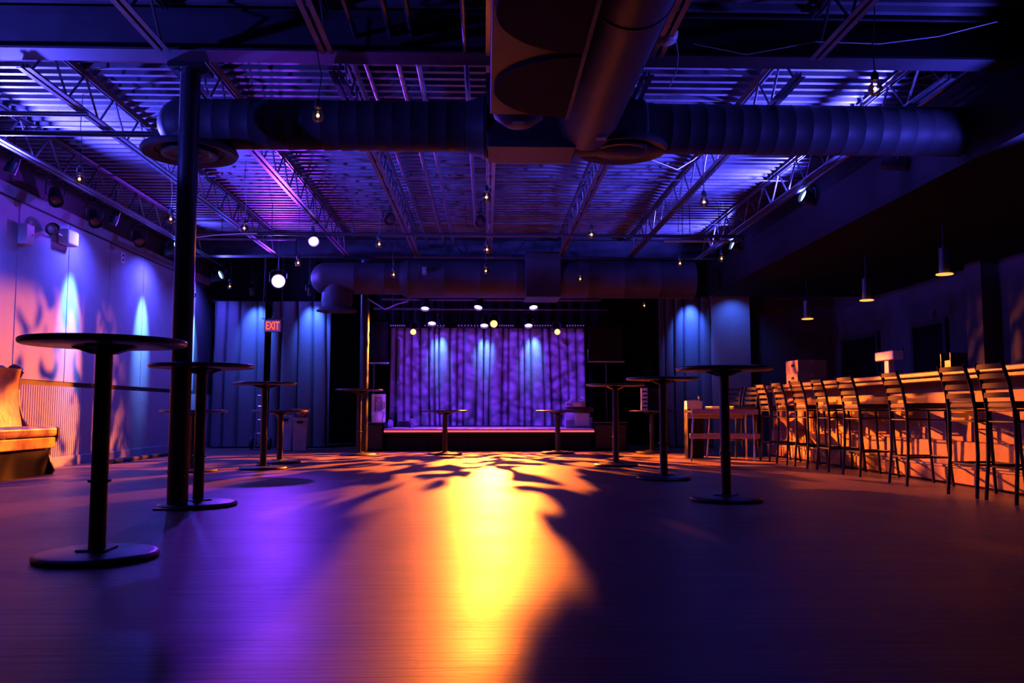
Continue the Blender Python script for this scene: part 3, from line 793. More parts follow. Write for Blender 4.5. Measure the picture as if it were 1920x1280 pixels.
# ------------------------------------------------------------------ exit sign
ep = at(511, 611, Y=15.4)
ex = thing('exit_sign', 'hanging exit sign with glowing red letters', 'sign', (ep.x, 15.4, ep.z))
obj('sign_box', MB().box(-0.15, 0.15, 0, 0.05, -0.11, 0.11), 'trimgrey', ex, bevel=0.006)
obj('sign_face', MB().box(-0.135, 0.135, -0.006, 0.0, -0.095, 0.095), 'exit_face', ex)
tcv = bpy.data.curves.new('lettering', 'FONT'); tcv.body = 'EXIT'; tcv.size = 0.175; tcv.align_x = 'CENTER'; tcv.align_y = 'CENTER'; tcv.extrude = 0.004; tcv.offset = 0.003
tcv.materials.append(M['exit_text'])
tmp = link(bpy.data.objects.new('lettering_source', tcv))
bpy.context.view_layer.update()
tme = bpy.data.meshes.new_from_object(tmp); bpy.data.objects.remove(tmp)
to = link(bpy.data.objects.new('lettering', tme), ex, (0, -0.012, 0)); to.rotation_euler = (PI / 2, 0, 0); to.scale = (0.68, 1.15, 1); to['label'] = 'red capital letters EXIT'
obj('hanger_bar', MB().box(-0.20, 0.18, 0.01, 0.04, 0.125, 0.14).box(-0.06, 0.06, 0.01, 0.04, 0.11, 0.13), 'steel', ex)
obj('hanger_wire', MB().cyl((-0.18, 0.025, 0.14), (-0.16, 0.025, 3.705 - ep.z), 0.004, n=6).cyl((0.16, 0.025, 0.14), (0.16, 0.025, 3.705 - ep.z), 0.004, n=6), 'steel', ex)
obj('cord', MB().tube([(0.03, 0.03, 0.14), (0.06, 0.03, 0.26), (-0.02, 0.03, 0.38), (-0.14, 0.03, 0.5), (-0.15, 0.03, 3.705 - ep.z)], 0.004, 6), 'rubber', ex)

# ------------------------------------------------------------------ bulbs on cords
BZ = 2.85
def bulb_proto():
    me = {}
    R = 0.047
    prof = [(R * math.sin(t), -R * math.cos(t)) for t in [0.05 + k * 2.5 / 14 for k in range(15)]] + [(0.024, 0.046), (0.019, 0.062)]
    me['globe'] = MB().lathe(prof, 20).mesh('globe', 'glass')
    me['filament'] = MB().lathe([(0.002, -0.010), (0.010, -0.006), (0.012, 0.002), (0.008, 0.010), (0.003, 0.016)], 10).mesh('filament', 'filament')
    me['socket'] = MB().lathe([(0.019, 0.055), (0.026, 0.06), (0.026, 0.10), (0.018, 0.115), (0.004, 0.13)], 14).mesh('socket', 'socket')
    return me
BM = bulb_proto()
bulbs = [
 (596, 217, 'clear globe bulb glowing in front of the big spiral duct, left of centre'),
 (1641, 167, 'clear globe bulb hanging alone at upper right, nearest the bar'),
 (149, 336, 'clear globe bulb hanging over the left wall, nearest to it'),
 (320, 411, 'clear globe bulb just left of the near pipe column'),
 (458, 428, 'clear globe bulb just right of the near pipe column at joist height'),
 (912, 370, 'clear globe bulb at centre, highest of the centre row'),
 (1320, 379, 'clear globe bulb hanging below the right-hand bright joist'),
 (711, 458, 'clear globe bulb just below the lighting pipe, left of centre'),
 (913, 468, 'clear globe bulb at centre, second from top in the centre row'),
 (1109, 440, 'clear globe bulb level with the lighting pipe, right of centre'),
 (738, 515, 'clear globe bulb in front of the far duct at its reducer'),
 (911, 508, 'clear globe bulb at centre, in front of the far duct'),
 (1088, 523, 'clear globe bulb in front of the far duct, right of its square riser'),
 (559, 493, 'clear globe bulb beside the violet flood lamp'),
 (431, 537, 'clear globe bulb over the left corner drape'),
 (776, 553, 'clear globe bulb at the lower edge of the far duct'),
 (363, 553, 'tiny clear globe bulb right behind the near pipe column, low'),
 (1275, 494, 'clear globe bulb right of the far duct, left of two neighbours'),
 (1353, 485, 'clear globe bulb under the far blue uplight over the bar'),
 (1208, 573, 'clear globe bulb low at the right end of the stage rig')]
for px, py, lab in bulbs:
    p = at(px, py, z=BZ)
    t = thing('pendant_bulb', lab, 'light bulb', p, 0, 'hanging clear globe bulbs')
    obj('globe', BM['globe'], None, t); obj('filament', BM['filament'], None, t); obj('socket', BM['socket'], None, t)
    top = (3.668 if p.y < 15.1 else 3.71) - BZ
    k = random.uniform(-0.02, 0.02)
    obj('cord', MB().tube([(0, 0, 0.12), (k, k, 0.3), (-k, 0, 0.5), (0, 0, top)], 0.0042, 6), 'socket', t)

# bar pendants
for px, py, lab in ((1771, 513, 'nearest'), (1625, 562, 'middle'), (1514, 597, 'farthest')):
    p = at(px, py, X=5.0)
    t = thing('pendant_lamp', 'slim cylinder pendant lamp over the bar, %s of three' % lab, 'lamp', p, 0, 'cylinder pendants over the bar')
    obj('shade', MB().lathe([(0.052, 0.0), (0.055, 0.0), (0.055, 0.28), (0.02, 0.30), (0.01, 0.30)], 24).cyl((0, 0, 0.29), (0, 0, 0.31), 0.02), 'steel', t)
    obj('glow_ring', MB().lathe([(0.085, -0.012), (0.09, -0.006), (0.085, 0.0), (0.05, 0.0), (0.05, -0.012)], 24), 'pend_glow', t)
    obj('stem', MB().cyl((0, 0, 0.29), (0, 0, 2.79 - p.z), 0.008, n=8), 'blackmetal', t)

# ------------------------------------------------------------------ round tables
def table_proto(h, label):
    t = thing('cocktail_table', label, 'table', (0, 0, 0), 0, 'round pedestal tables')
    R = 0.385
    obj('table_top', MB().lathe([(0.002, h - 0.030), (R - 0.012, h - 0.030), (R - 0.004, h - 0.026), (R, h - 0.018), (R, h - 0.010), (R - 0.004, h - 0.003), (R - 0.010, h), (0.002, h)], 56), 'blackgloss', t)
    obj('support_plate', MB().prism([(-0.15, h - 0.032), (0.15, h - 0.032), (0.15, h - 0.040), (0.055, h - 0.072), (-0.055, h - 0.072), (-0.15, h - 0.040)], 'y', -0.025, 0.025).prism([(-0.15, h - 0.032), (0.15, h - 0.032), (0.15, h - 0.040), (0.055, h - 0.072), (-0.055, h - 0.072), (-0.15, h - 0.040)], 'x', -0.025, 0.025), 'blackmetal', t)
    obj('pole', MB().cyl((0, 0, 0.03), (0, 0, h - 0.04), 0.040, n=24), 'blackmetal', t)
    obj('collar', MB().lathe([(0.040, 0.365), (0.053, 0.368), (0.055, 0.374), (0.053, 0.380), (0.040, 0.383)], 24), 'blackmetal', t)
    bse = obj('base', MB().lathe([(0.262, 0.0), (0.284, 0.006), (0.287, 0.016), (0.278, 0.028), (0.255, 0.034), (0.10, 0.040), (0.05, 0.044), (0.002, 0.044)], 56), 'blackmetal', t)
    obj('mounting_bolt', MB().box(-0.075, 0.075, -0.075, 0.075, 0.041, 0.05), 'blackmetal', bse, bevel=0.006)
    return t
HT, HS = 1.068, 0.725
tables = [
 (181, 1046, 1, 'tall round cocktail table nearest the camera at far left'),
 (371, 948, 1, 'tall round cocktail table directly behind the near pipe column'),
 (493, 879, 1, 'tall round cocktail table in front of the hand truck, left side'),
 (672, 853, 1, 'tall round cocktail table standing at the orange-edged column left of stage'),
 (1155, 873, 1, 'tall round cocktail table right of the stage, smallest of the right-hand tall three'),
 (1245, 898, 1, 'tall round cocktail table in the middle of the right-hand tall three'),
 (1362, 938, 1, 'tall round cocktail table nearest the camera on the right'),
 (360, 884, 0, 'short round table half hidden behind the near column and a tall table'),
 (524, 868, 0, 'short round table in front of the bins at left'),
 (834, 852, 0, 'short round table before the stage, left of centre'),
 (1046, 850, 0, 'short round table before the stage, right of centre'),
 (1223, 849, 0, 'short round table beside the right-hand corridor doorway')]
protos = {}
for px, py, tall, lab in tables:
    p = at(px, py, z=0)
    if tall not in protos:
        protos[tall] = table_proto(HT if tall else HS, lab); protos[tall].location = p
    else:
        dup(protos[tall], p, random.uniform(0, 1.5), lab)

# ------------------------------------------------------------------ bar
BX = 4.55
BY0, BY1 = 4.6, 13.8
bar = thing('bar_counter', 'long bar counter with panelled front along the right side', 'bar', (BX, 0, 0))
yy = BY0
while yy < BY1 - 0.1:
    ye = min(yy + 1.31, BY1)
    obj('front_panel', MB().box(0.10, 0.13, yy + 0.003, ye - 0.003, 0.42, 1.03), 'barfront', bar, bevel=0.003)
    yy = ye
obj('lower_ledge', MB().box(0.05, 0.13, BY0, BY1, 0.18, 0.42), 'barfront', bar, bevel=0.008)
obj('foot_step', MB().box(0.0, 0.13, BY0, BY1, 0.015, 0.18), 'barfront', bar, bevel=0.008)
obj('step_nosing', MB().box(-0.012, 0.06, BY0, BY1, 0.165, 0.185), 'trimgrey', bar, bevel=0.004)
obj('carcass', MB().box(0.12, 0.62, BY0, BY1, 0, 1.03), 'black', bar)
obj('bar_top', MB().box(-0.24, 0.68, BY0 - 0.05, BY1 + 0.05, 1.045, 1.10), 'bartop', bar, bevel=0.012, seg=2)
obj('bar_rail', MB().box(-0.20, -0.14, BY0, BY1, 1.0, 1.045), 'bartop', bar, bevel=0.008)

# bar stools: ladder back, facing the bar (+x)
def stool_proto(label):
    t = thing('bar_stool', label, 'stool', (0, 0, 0), 0, 'ladder-back bar stools')
    W, D, SH = 0.36, 0.38, 0.74
    for s in (-1, 1):
        y = s * W / 2
        obj('back_post', MB().tube([(-0.03, y * 1.10, 0), (0.0, y * 1.05, 0.35), (0.0, y, 0.72), (-0.03, y, 0.92), (-0.085, y, 1.10)], 0.0155, 8), 'blackmetal', t)
        obj('leg', MB().tube([(D + 0.03, y * 1.10, 0), (D, y * 1.02, 0.40), (D - 0.01, y, SH - 0.03)], 0.0145, 8), 'blackmetal', t)
    for k, z in enumerate((0.84, 0.915, 0.99, 1.065)):
        x = -0.03 - (z - 0.92) * 0.30 if z > 0.9 else -0.018
        obj('back_slat', MB().grid(lambda u, v, x=x, z=z: (x - 0.03 * math.sin(PI * u), -W / 2 + W * u, z + (v - 0.5) * 0.042), 8, 1, True).grid(lambda u, v, x=x, z=z: (x - 0.008 - 0.03 * math.sin(PI * u), -W / 2 + W * u, z - (v - 0.5) * 0.042), 8, 1, True), 'blackwood', t)
    obj('seat', MB().prism([(-0.01, -W / 2 - 0.015), (D * 0.5, -W / 2 - 0.03), (D + 0.03, -W / 2), (D + 0.045, 0), (D + 0.03, W / 2), (D * 0.5, W / 2 + 0.03), (-0.01, W / 2 + 0.015)], 'z', SH - 0.005, SH + 0.05), 'blackgloss', t, bevel=0.014, seg=2)
    obj('seat_frame', MB().tube([(0, -W / 2, SH - 0.02), (D, -W / 2, SH - 0.02), (D, W / 2, SH - 0.02), (0, W / 2, SH - 0.02), (0, -W / 2, SH - 0.02)], 0.010, 6), 'blackmetal', t)
    obj('brace_rail', MB().tube([(0, -W / 2, SH - 0.11), (D, -W / 2, SH - 0.11), (D, W / 2, SH - 0.11), (0, W / 2, SH - 0.11), (0, -W / 2, SH - 0.11)], 0.008, 6), 'blackmetal', t)
    w = W / 2 * 1.06
    obj('footrest', MB().tube([(0, -w, 0.27), (D, -w, 0.27), (D + 0.005, w, 0.27), (0, w, 0.27), (0, -w, 0.27)], 0.010, 6), 'blackmetal', t)
    return t
stool_pos = [
 (4.07, 6.66, 0.00, 'black ladder-back bar stool nearest the camera, cut off by the right edge'),
 (4.03, 7.14, 0.06, 'black ladder-back bar stool, second nearest the camera along the bar'),
 (4.05, 8.30, -0.05, 'black ladder-back bar stool in front of the small dark caddy'),
 (4.07, 9.42, 0.05, 'black ladder-back bar stool in front of the T-shaped tower'),
 (4.06, 10.20, -0.04, 'black ladder-back bar stool, fifth from the camera along the bar'),
 (4.02, 10.80, 0.03, 'black ladder-back bar stool, sixth from the camera along the bar'),
 (4.00, 11.45, 0.0, 'black ladder-back bar stool in front of the cardboard boxes'),
 (4.02, 12.2, 0.0, 'black ladder-back bar stool farthest along the bar, mostly in the dark')]
sp0 = None
for x, y, a, lab in stool_pos:
    if sp0 is None: sp0 = stool_proto(lab); sp0.location = (x, y, 0)
    else: dup(sp0, (x, y, 0), a, lab)
# two stools beyond the trestle table
p = at(1385, 862, z=0)
pl_ = at(1376, 735, Y=13.6); pr_ = at(1402, 735, Y=13.4)
dup(sp0, (pl_.x + 0.05, 13.95, 0), 0.5 + PI, 'left one of two black ladder-back stools behind the chrome-legged table')
dup(sp0, (pr_.x - 0.02, 13.3, 0), 0.35 + PI, 'right one of two black ladder-back stools behind the chrome-legged table')

# things on the bar
def on_bar(px, x): return at(px, 700, X=x)
pb = on_bar(1500, 4.88)
for k, lab in ((0, 'lower'), (1, 'upper')):
    t = thing('cardboard_box', '%s of two cardboard boxes stacked at the far end of the bar' % lab, 'box', (4.88, pb.y - 0.25, 1.10 + k * 0.19), 0.03 * k, 'cardboard boxes on the bar')
    obj('carton', MB().box(-0.22, 0.22, -0.24, 0.24, 0, 0.188), 'card', t, bevel=0.003)
    obj('packing_tape', MB().box(-0.03, 0.03, -0.242, 0.242, 0.12, 0.1895), 'tape', t)
    obj('flap_seam', MB().box(-0.2215, -0.219, -0.10, 0.02, 0.09, 0.13), 'black', t)
pt_ = on_bar(1668, 4.86)
t = thing('drink_tower', 'T-shaped tower on the bar top, lit orange on one side', 'drink tower', (4.86, pt_.y, 1.10))
obj('stem', MB().box(-0.035, 0.035, -0.06, 0.06, 0.01, 0.22), 'cream', t, bevel=0.008)
obj('head', MB().box(-0.065, 0.065, -0.24, 0.24, 0.22, 0.33), 'cream', t, bevel=0.012, seg=2)
obj('foot', MB().box(-0.06, 0.06, -0.09, 0.09, 0, 0.015), 'chrome', t, bevel=0.003)
for k in range(3):
    obj('tap', MB().cyl((0.065, -0.14 + 0.14 * k, 0.27), (0.12, -0.14 + 0.14 * k, 0.25), 0.012, n=8).cyl((0.10, -0.14 + 0.14 * k, 0.25), (0.10, -0.14 + 0.14 * k, 0.36), 0.012, 0.018, n=8), 'blackmetal', t)
pt_ = on_bar(1790, 4.75)
t = thing('bar_caddy', 'small dark caddy with two upright napkin dividers on the bar', 'caddy', (4.75, pt_.y, 1.10))
obj('tray', MB().box(-0.09, 0.09, -0.13, 0.13, 0, 0.05), 'blackgloss', t, bevel=0.006)
for k in (-1, 1):
    obj('divider', MB().box(-0.09, 0.09, k * 0.09 - 0.008, k * 0.09 + 0.008, 0.05, 0.2), 'blackgloss', t, bevel=0.004)
obj('napkin_stack', MB().box(-0.07, 0.07, -0.06, 0.06, 0.05, 0.13), 'darkwood', t, bevel=0.006)
pw_ = at(1828, 671, X=XR)
t = thing('wall_plate', 'small pale framed plate on the wall behind the bar', 'wall plate', pw_)
obj('frame', MB().box(-0.02, 0, -0.075, 0.075, -0.085, 0.085), 'cream', t, bevel=0.004)
obj('screen', MB().box(-0.024, -0.018, -0.04, 0.04, -0.05, 0.05), 'black', t)

# ------------------------------------------------------------------ upholstered settle at the left wall
se = thing('settle_bench', 'high-backed bench with gold leather upholstery and dark carved ends', 'bench', (0, 0, 0))
SA, SB = 8.72, 9.92
end = [(-4.93, 0.0), (-4.90, 0.05), (-4.95, 0.14), (-4.975, 0.22), (-4.96, 0.30), (-4.90, 0.37), (-4.875, 0.43), (-4.875, 0.52), (-4.90, 0.53),
       (-5.22, 0.53), (-5.28, 0.62), (-5.33, 0.78), (-5.345, 0.95), (-5.335, 1.10), (-5.30, 1.17), (-5.34, 1.225), (-5.41, 1.25), (-5.47, 1.22), (-5.48, 0.9), (-5.46, 0.5), (-5.47, 0.1), (-5.46, 0.0)]
for a, b in ((SA - 0.05, SA), (SB, SB + 0.05)):
    obj('end_panel', MB().prism(end, 'y', a, b), 'darkwood', se, bevel=0.008)
obj('seat_cushion', MB().prism([(-4.90, 0.43), (-4.88, 0.45), (-4.88, 0.52), (-4.91, 0.54), (-5.30, 0.54), (-5.30, 0.43)], 'y', SA + 0.005, SB - 0.005), 'leather', se, bevel=0.014, seg=2)
obj('seat_apron', MB().box(-4.93, -4.895, SA + 0.002, SB - 0.002, 0.30, 0.42), 'leather', se, bevel=0.012, seg=2)
def backfn(u, v):
    y = SA + 0.01 + (SB - SA - 0.02) * u
    z = 0.53 + 0.66 * v
    x = -5.27 - 0.065 * v - 0.03 * math.sin(PI * v) + 0.025 * math.sin(PI * u) ** 0.5 + (0.03 * v ** 6)
    return (x, y, z)
obj('back_cushion', MB().grid(backfn, 24, 16), 'leather', se)
obj('back_board', MB().prism([(-5.34, 0.5), (-5.39, 1.20), (-5.46, 1.20), (-5.44, 0.5)], 'y', SA, SB), 'darkwood', se, bevel=0.01)
obj('plinth', MB().box(-5.42, -4.97, SA + 0.05, SB, 0.0, 0.30), 'black', se)

# black bar lying along the wall
a, b = at(208, 865, z=0.03), at(312, 851, z=0.03)
tag(obj('floor_tube', MB().cyl((0, 0, 0), b - a + Vector((0, 1.2, 0)), 0.032, n=14), 'blackgloss', None, a), 'long black tube lying on the floor along the left wall', 'tube')

# wall units upper left
p = at(40, 440, X=XL)
t = thing('junction_box', 'grey electrical box high on the left wall panels', 'electrical box', p)
obj('cover', MB().box(0.0, 0.11, -0.085, 0.085, -0.12, 0.12), 'cream', t, bevel=0.006)
obj('lock', MB().cyl((0.11, 0.03, 0.0), (0.116, 0.03, 0.0), 0.008, n=10), 'black', t)
p = at(112, 444, X=XL)
t = thing('emergency_light', 'white emergency light unit with round clear lamp head on the left wall', 'emergency light', p)
obj('housing', MB().box(0.0, 0.15, -0.08, 0.22, -0.10, 0.10), 'cream', t, bevel=0.035, seg=4)
obj('lamp_arm', MB().tube([(0.07, -0.08, 0.0), (0.10, -0.2, -0.01), (0.10, -0.32, 0.0)], 0.012, 8), 'cream', t)
lh = obj('lamp_head', MB().lathe([(0.085 * math.sin(q), -0.085 * math.cos(q)) for q in [0.05 + 3.04 * k / 14 for k in range(15)]], 24, (0.12, -0.42, 0.01), (0.7, -0.7, 0.05)), 'glass', t)
obj('reflector', MB().lathe([(0.01, -0.05), (0.05, -0.035), (0.066, 0.0), (0.06, 0.0), (0.045, -0.03), (0.01, -0.04)], 20, (0.12, -0.42, 0.01), (0.7, -0.7, 0.05)), 'cream', t)
obj('lamp_socket', MB().cyl((0.11, -0.30, 0), (0.115, -0.37, 0.005), 0.03, n=14), 'chrome', t)
p = at(230, 483, X=XL)
t = thing('wall_outlet', 'small white outlet plate high on the left wall', 'outlet', p)
obj('plate', MB().box(0, 0.008, -0.055, 0.055, -0.08, 0.08), 'cream', t, bevel=0.003)
for s in (-1, 1): obj('socket', MB().box(0.008, 0.011, -0.02, 0.02, s * 0.035 - 0.02, s * 0.035 + 0.02), 'black', t)

# ceiling disc with loose cord
p = at(1250, 72, z=3.31)
t = thing('ceiling_disc', 'round white dome unit on the beam beside the large duct', 'ceiling unit', p)
obj('dome', MB().lathe([(0.08, 0.04), (0.08, 0.02), (0.075, 0.0), (0.06, -0.03), (0.03, -0.045), (0.004, -0.048)], 32), 'cream', t)
obj('cord', MB().tube([(0.07, 0.02, 0.0), (0.09, 0.05, -0.1), (0.08, 0.06, -0.2), (0.03, 0.08, -0.32)], 0.004, 6), 'cream', t)
obj('mount', MB().cyl((0, 0, 0.04), (0, 0, 0.34), 0.03, n=12), 'trimgrey', t)
def wire(pts, lab, r=0.004, m='rubber'):
    P0 = Vector(pts[0])
    tag(obj('loose_cable', MB().tube([Vector(q) - P0 for q in pts], r, 6), m, None, P0), lab, 'cable')
wire([at(1300, 82, Y=6.0), at(1400, 102, Y=6.0), at(1530, 78, Y=5.9), at(1650, 82, Y=5.9), at(1760, 68, Y=5.9), at(1870, 40, Y=5.8)], 'thin cable sagging along the cross beam at upper right', 0.004, 'cream')
wire([at(1690, 160, Y=7.2), at(1780, 130, Y=7.0), at(1850, 115, Y=6.8), at(1890, 82, Y=6.6)], 'thin cable hanging in the dark at upper right', 0.006, 'trimgrey')
wire([at(1222, 300, Y=8.2), at(1270, 318, Y=8.3), at(1300, 300, Y=8.5), at(1345, 262, Y=8.8)], 'pale cable looping from the right diffuser to the joist', 0.005, 'cream')
wire([at(360, 446, Y=11.6), at(400, 441, Y=11.7), at(450, 438, Y=11.8), Vector((-3.2, PY, PZ))], 'pale cable drooping behind the near column', 0.008, 'cream')
wire([at(690, 560, Y=14.0), at(722, 580, Y=14.0), at(745, 570, Y=14.0), at(765, 565, Y=14.0), Vector((at(775, 550, Y=14.2).x, 14.2, eb.z + 0.03))], 'bent pale cable below the far duct', 0.012, 'trimgrey')

# ------------------------------------------------------------------ loudspeakers, subs and stage gear
def sub(xa, xb, ya, yb, h, lab):
    t = thing('subwoofer', lab, 'speaker', ((xa + xb) / 2, ya, 0), 0, 'subwoofers')
    w = (xb - xa) / 2
    obj('cabinet', MB().box(-w, w, 0, yb - ya, 0, h), 'black', t, bevel=0.008)
    obj('grille', MB().box(-w + 0.03, w - 0.03, -0.012, 0, 0.04, h - 0.04), 'blackmetal', t, bevel=0.004)
    obj('top_trim', MB().box(-w, w, -0.005, 0.02, h, h + 0.012), 'greyplastic', t)
sl0, sl1 = at(683, 800, Y=15.35).x, sa - 0.01
sub(sl0, sl1, 15.35, 15.85, 0.50, 'black subwoofer cabinet on the floor left of the stage')
sr0, sr1 = sb + 0.02, at(1177, 800, Y=15.5).x
sub(sr0, sr1, 15.5, 16.1, 0.50, 'black subwoofer cabinet on the floor right of the stage')
def speaker(xa, xb, z0, z1, y, px, lab):
    t = thing('loudspeaker', lab, 'speaker', (px, y, 0.512), 0, 'loudspeakers on poles')
    obj('cabinet', MB().prism([(xa - px, 0), (xb - px, 0), (xb - px - 0.06, 0.42), (xa - px + 0.06, 0.42)], 'z', z0 - 0.512, z1 - 0.512), 'black', t, bevel=0.012)
    obj('grille', MB().box(xa - px + 0.03, xb - px - 0.03, -0.012, 0, z0 - 0.48, z1 - 0.55), 'black', t, bevel=0.006)
    obj('pole', MB().cyl((0, 0.2, 0), (0, 0.2, z0 - 0.51), 0.018, n=12), 'blackmetal', t)
    obj('side_bracket', MB().box(xa - px - 0.02, xa - px - 0.005, -0.02, 0.02, z0 - 0.53, z0 - 0.30), 'chrome', t)
    obj('bottom_bar', MB().box(xa - px - 0.02, xb - px + 0.02, -0.015, 0.03, z0 - 0.545, z0 - 0.515), 'greyplastic', t)
p0, p1 = at(1104, 676, Y=15.7), at(1168, 610, Y=15.7)
speaker(p0.x, p1.x, p0.z, p1.z, 15.7, at(1140, 700, Y=15.7).x, 'black loudspeaker on a pole right of the stage curtain')
p0, p1 = at(686, 678, Y=15.5), at(727, 602, Y=15.5)
speaker(p0.x, p1.x, p0.z, p1.z, 15.6, at(697, 700, Y=15.5).x, 'black loudspeaker on a pole left of the stage curtain')
# white cabinet with picture on the left sub
p0, p1 = at(699, 793, Y=15.7), at(725, 739, Y=15.7)
t = thing('display_frame', 'pale upright frame with dark picture on the left subwoofer', 'frame', (p0.x, 15.5, 0.512))
w, h = p1.x - p0.x, p1.z - 0.512
obj('frame', MB().box(0, w, 0, 0.1, 0, 0.05).box(0, w, 0, 0.1, h - 0.05, h).box(0, 0.05, 0, 0.1, 0.05, h - 0.05).box(w - 0.05, w, 0, 0.1, 0.05, h - 0.05), 'cream', t)
obj('picture', MB().box(0.05, w - 0.05, 0.03, 0.06, 0.05, h - 0.05), 'picture', t)
p0 = at(709, 793, Y=15.5)
t = thing('bucket', 'small pale bucket standing before the pale frame', 'bucket', (p0.x, 15.39, 0.512))
obj('body', MB().lathe([(0.085, 0), (0.10, 0.17), (0.106, 0.17), (0.106, 0.19), (0.096, 0.19), (0.08, 0.02), (0.004, 0.02)], 24), 'cream', t)
obj('rim', MB().lathe([(0.104, 0.12), (0.110, 0.125), (0.110, 0.14), (0.104, 0.145)], 24), 'cream', t)
# monitors and clutter, left of stage
for i, (px, py, w, h, lab) in enumerate(((732, 800, 0.10, 0.16, 'small pale stand foot at the left corner of the stage'), (758, 800, 0.16, 0.15, 'dark coil of cable on the stage floor at left'), (772, 800, 0.09, 0.18, 'small clear jar on the stage floor at left'))):
    p = at(px, py, Y=15.9 + 0.1 * i)
    if i == 1:
        tag(obj('cable_coil', MB().tube([(0.10 * math.cos(a) * (1 + 0.1 * math.sin(a * 3)), 0.10 * math.sin(a), 0.012 + a * 0.0035) for a in [k * 0.35 for k in range(90)]], 0.009, 6), 'rubber', None, (p.x, p.y, SZ)), lab, 'cable')
    else:
        t = thing('stage_canister', lab, 'container', (p.x, p.y, SZ))
        obj('body', MB().lathe([(w * 0.5, 0), (w * 0.5, h * 0.7), (w * 0.3, h * 0.85), (w * 0.3, h)], 20), 'greyplastic', t)
        obj('cap', MB().lathe([(w * 0.34, h), (w * 0.34, h + 0.03), (w * 0.1, h + 0.035)], 20), 'black', t)
# amp cabinet with keyboard-like gear at the right of the stage
p0, p1 = at(1062, 808, Y=15.7), at(1107, 773, Y=15.7)
t = thing('amp_cabinet', 'violet-lit speaker cabinet on the right end of the stage', 'amplifier', (p0.x, 15.75, SZ))
w = p1.x - p0.x; h = p1.z - SZ
obj('cabinet', MB().box(0, w, 0, 0.35, 0, h), 'greyplastic', t, bevel=0.008)
obj('grille', MB().box(w * 0.36, w - 0.02, -0.012, 0, 0.04, h - 0.02), 'cream', t, bevel=0.004)
obj('side_step', MB().box(w - 0.02, w + 0.04, -0.04, 0.2, 0, 0.2), 'greyplastic', t, bevel=0.004)
t2 = thing('equipment_case', 'brown box under the mixer on the amplifier cabinet', 'case', (p0.x, 15.78, SZ + h))
obj('case_body', MB().box(0.04, w + 0.08, 0, 0.3, 0, 0.075), 'darkwood', t2, bevel=0.005)
obj('case_lid', MB().box(0.035, w + 0.085, -0.005, 0.305, 0.075, 0.10), 'darkwood', t2, bevel=0.005)
t3 = thing('mixer', 'small pale mixer with cables on top of the brown case', 'mixer', (p0.x, 15.78, SZ + h + 0.10))
obj('body', MB().box(0.0, 0.36, 0, 0.25, 0, 0.10), 'greyplastic', t3, bevel=0.008)
obj('front_panel', MB().box(0.14, 0.29, -0.008, 0, 0.01, 0.09), 'cream', t3)
for k in range(3): obj('knob', MB().cyl((0.03 + 0.03 * k, 0, 0.05), (0.03 + 0.03 * k, -0.015, 0.05), 0.011, n=10), 'black', t3)
obj('cable', MB().tube([(0.06, 0.1, 0.10), (0.12, 0.1, 0.15), (0.24, 0.12, 0.17), (0.34, 0.1, 0.13), (0.36, 0.1, 0.04)], 0.008, 6), 'cream', t3)

# hand truck and bins at left
p = at(515, 838, z=0)
ht = thing('hand_truck', 'upright hand truck leaning before the left drape', 'hand truck', (p.x, 15.95, 0))
for s in (-1, 1):
    obj('rail', MB().tube([(s * 0.07, 0.0, 0.08), (s * 0.07, 0.12, 0.95), (s * 0.075, 0.14, 1.10), (s * 0.05, 0.08, 1.19), (s * 0.035, 0.0, 1.20)], 0.013, 8), 'chrome', ht)
    obj('wheel', MB().lathe([(0.05, -0.025), (0.105, -0.028), (0.115, -0.015), (0.115, 0.015), (0.105, 0.028), (0.05, 0.025)], 24, (s * 0.16, 0.10, 0.116), (1, 0, 0)), 'rubber', ht)
for z in (0.3, 0.55, 0.80, 1.0):
    obj('crossbar', MB().cyl((-0.07, 0.03 + 0.09 * z, z), (0.07, 0.03 + 0.09 * z, z), 0.011, n=8), 'chrome', ht)
obj('toe_plate', MB().box(-0.14, 0.14, -0.18, 0.02, 0.01, 0.018), 'steel', ht)
obj('axle', MB().cyl((-0.18, 0.10, 0.116), (0.18, 0.10, 0.116), 0.012, n=8), 'steel', ht)
obj('hub_bracket', MB().prism([(-0.02, 0.02), (0.12, 0.10), (0.05, 0.36)], 'x', -0.09, -0.075).prism([(-0.02, 0.02), (0.12, 0.10), (0.05, 0.36)], 'x', 0.075, 0.09), 'steel', ht)
def bin_(px, py, w, h, lab, tilt, m):
    p = at(px, py, z=0)
    t = thing('trash_bin', lab, 'bin', p, 0.1)
    obj('body', MB().prism([(-w * 0.42, 0), (w * 0.42, 0), (w * 0.5, h), (-w * 0.5, h)], 'y', -w * 0.42, w * 0.42), m, t, bevel=0.015)
    obj('rim', MB().box(-w * 0.53, w * 0.53, -w * 0.47, w * 0.47, h - 0.03, h + 0.015), m, t, bevel=0.006)
    obj('handle', MB().box(-w * 0.2, w * 0.2, -w * 0.5, -w * 0.42, h * 0.86, h * 0.92), 'black', t, bevel=0.004)
    return t
bin_(535, 845, 0.28, 0.62, 'grey upright bin just right of the hand truck', 0, 'greyplastic')
bin_(563, 846, 0.27, 0.58, 'dark bin behind the short table, right of the grey bin', 0, 'trimgrey')
p = at(562, 790, Y=15.1)
t = thing('wire_basket', 'wire basket with crumpled bag resting on the dark bin', 'basket', (at(563, 846, z=0).x, at(563, 846, z=0).y, 0.595))
obj('basket', MB().lathe([(0.10, 0.0), (0.14, 0.12), (0.146, 0.12), (0.146, 0.13), (0.135, 0.13), (0.095, 0.01), (0.004, 0.01)], 20), 'steel', t)
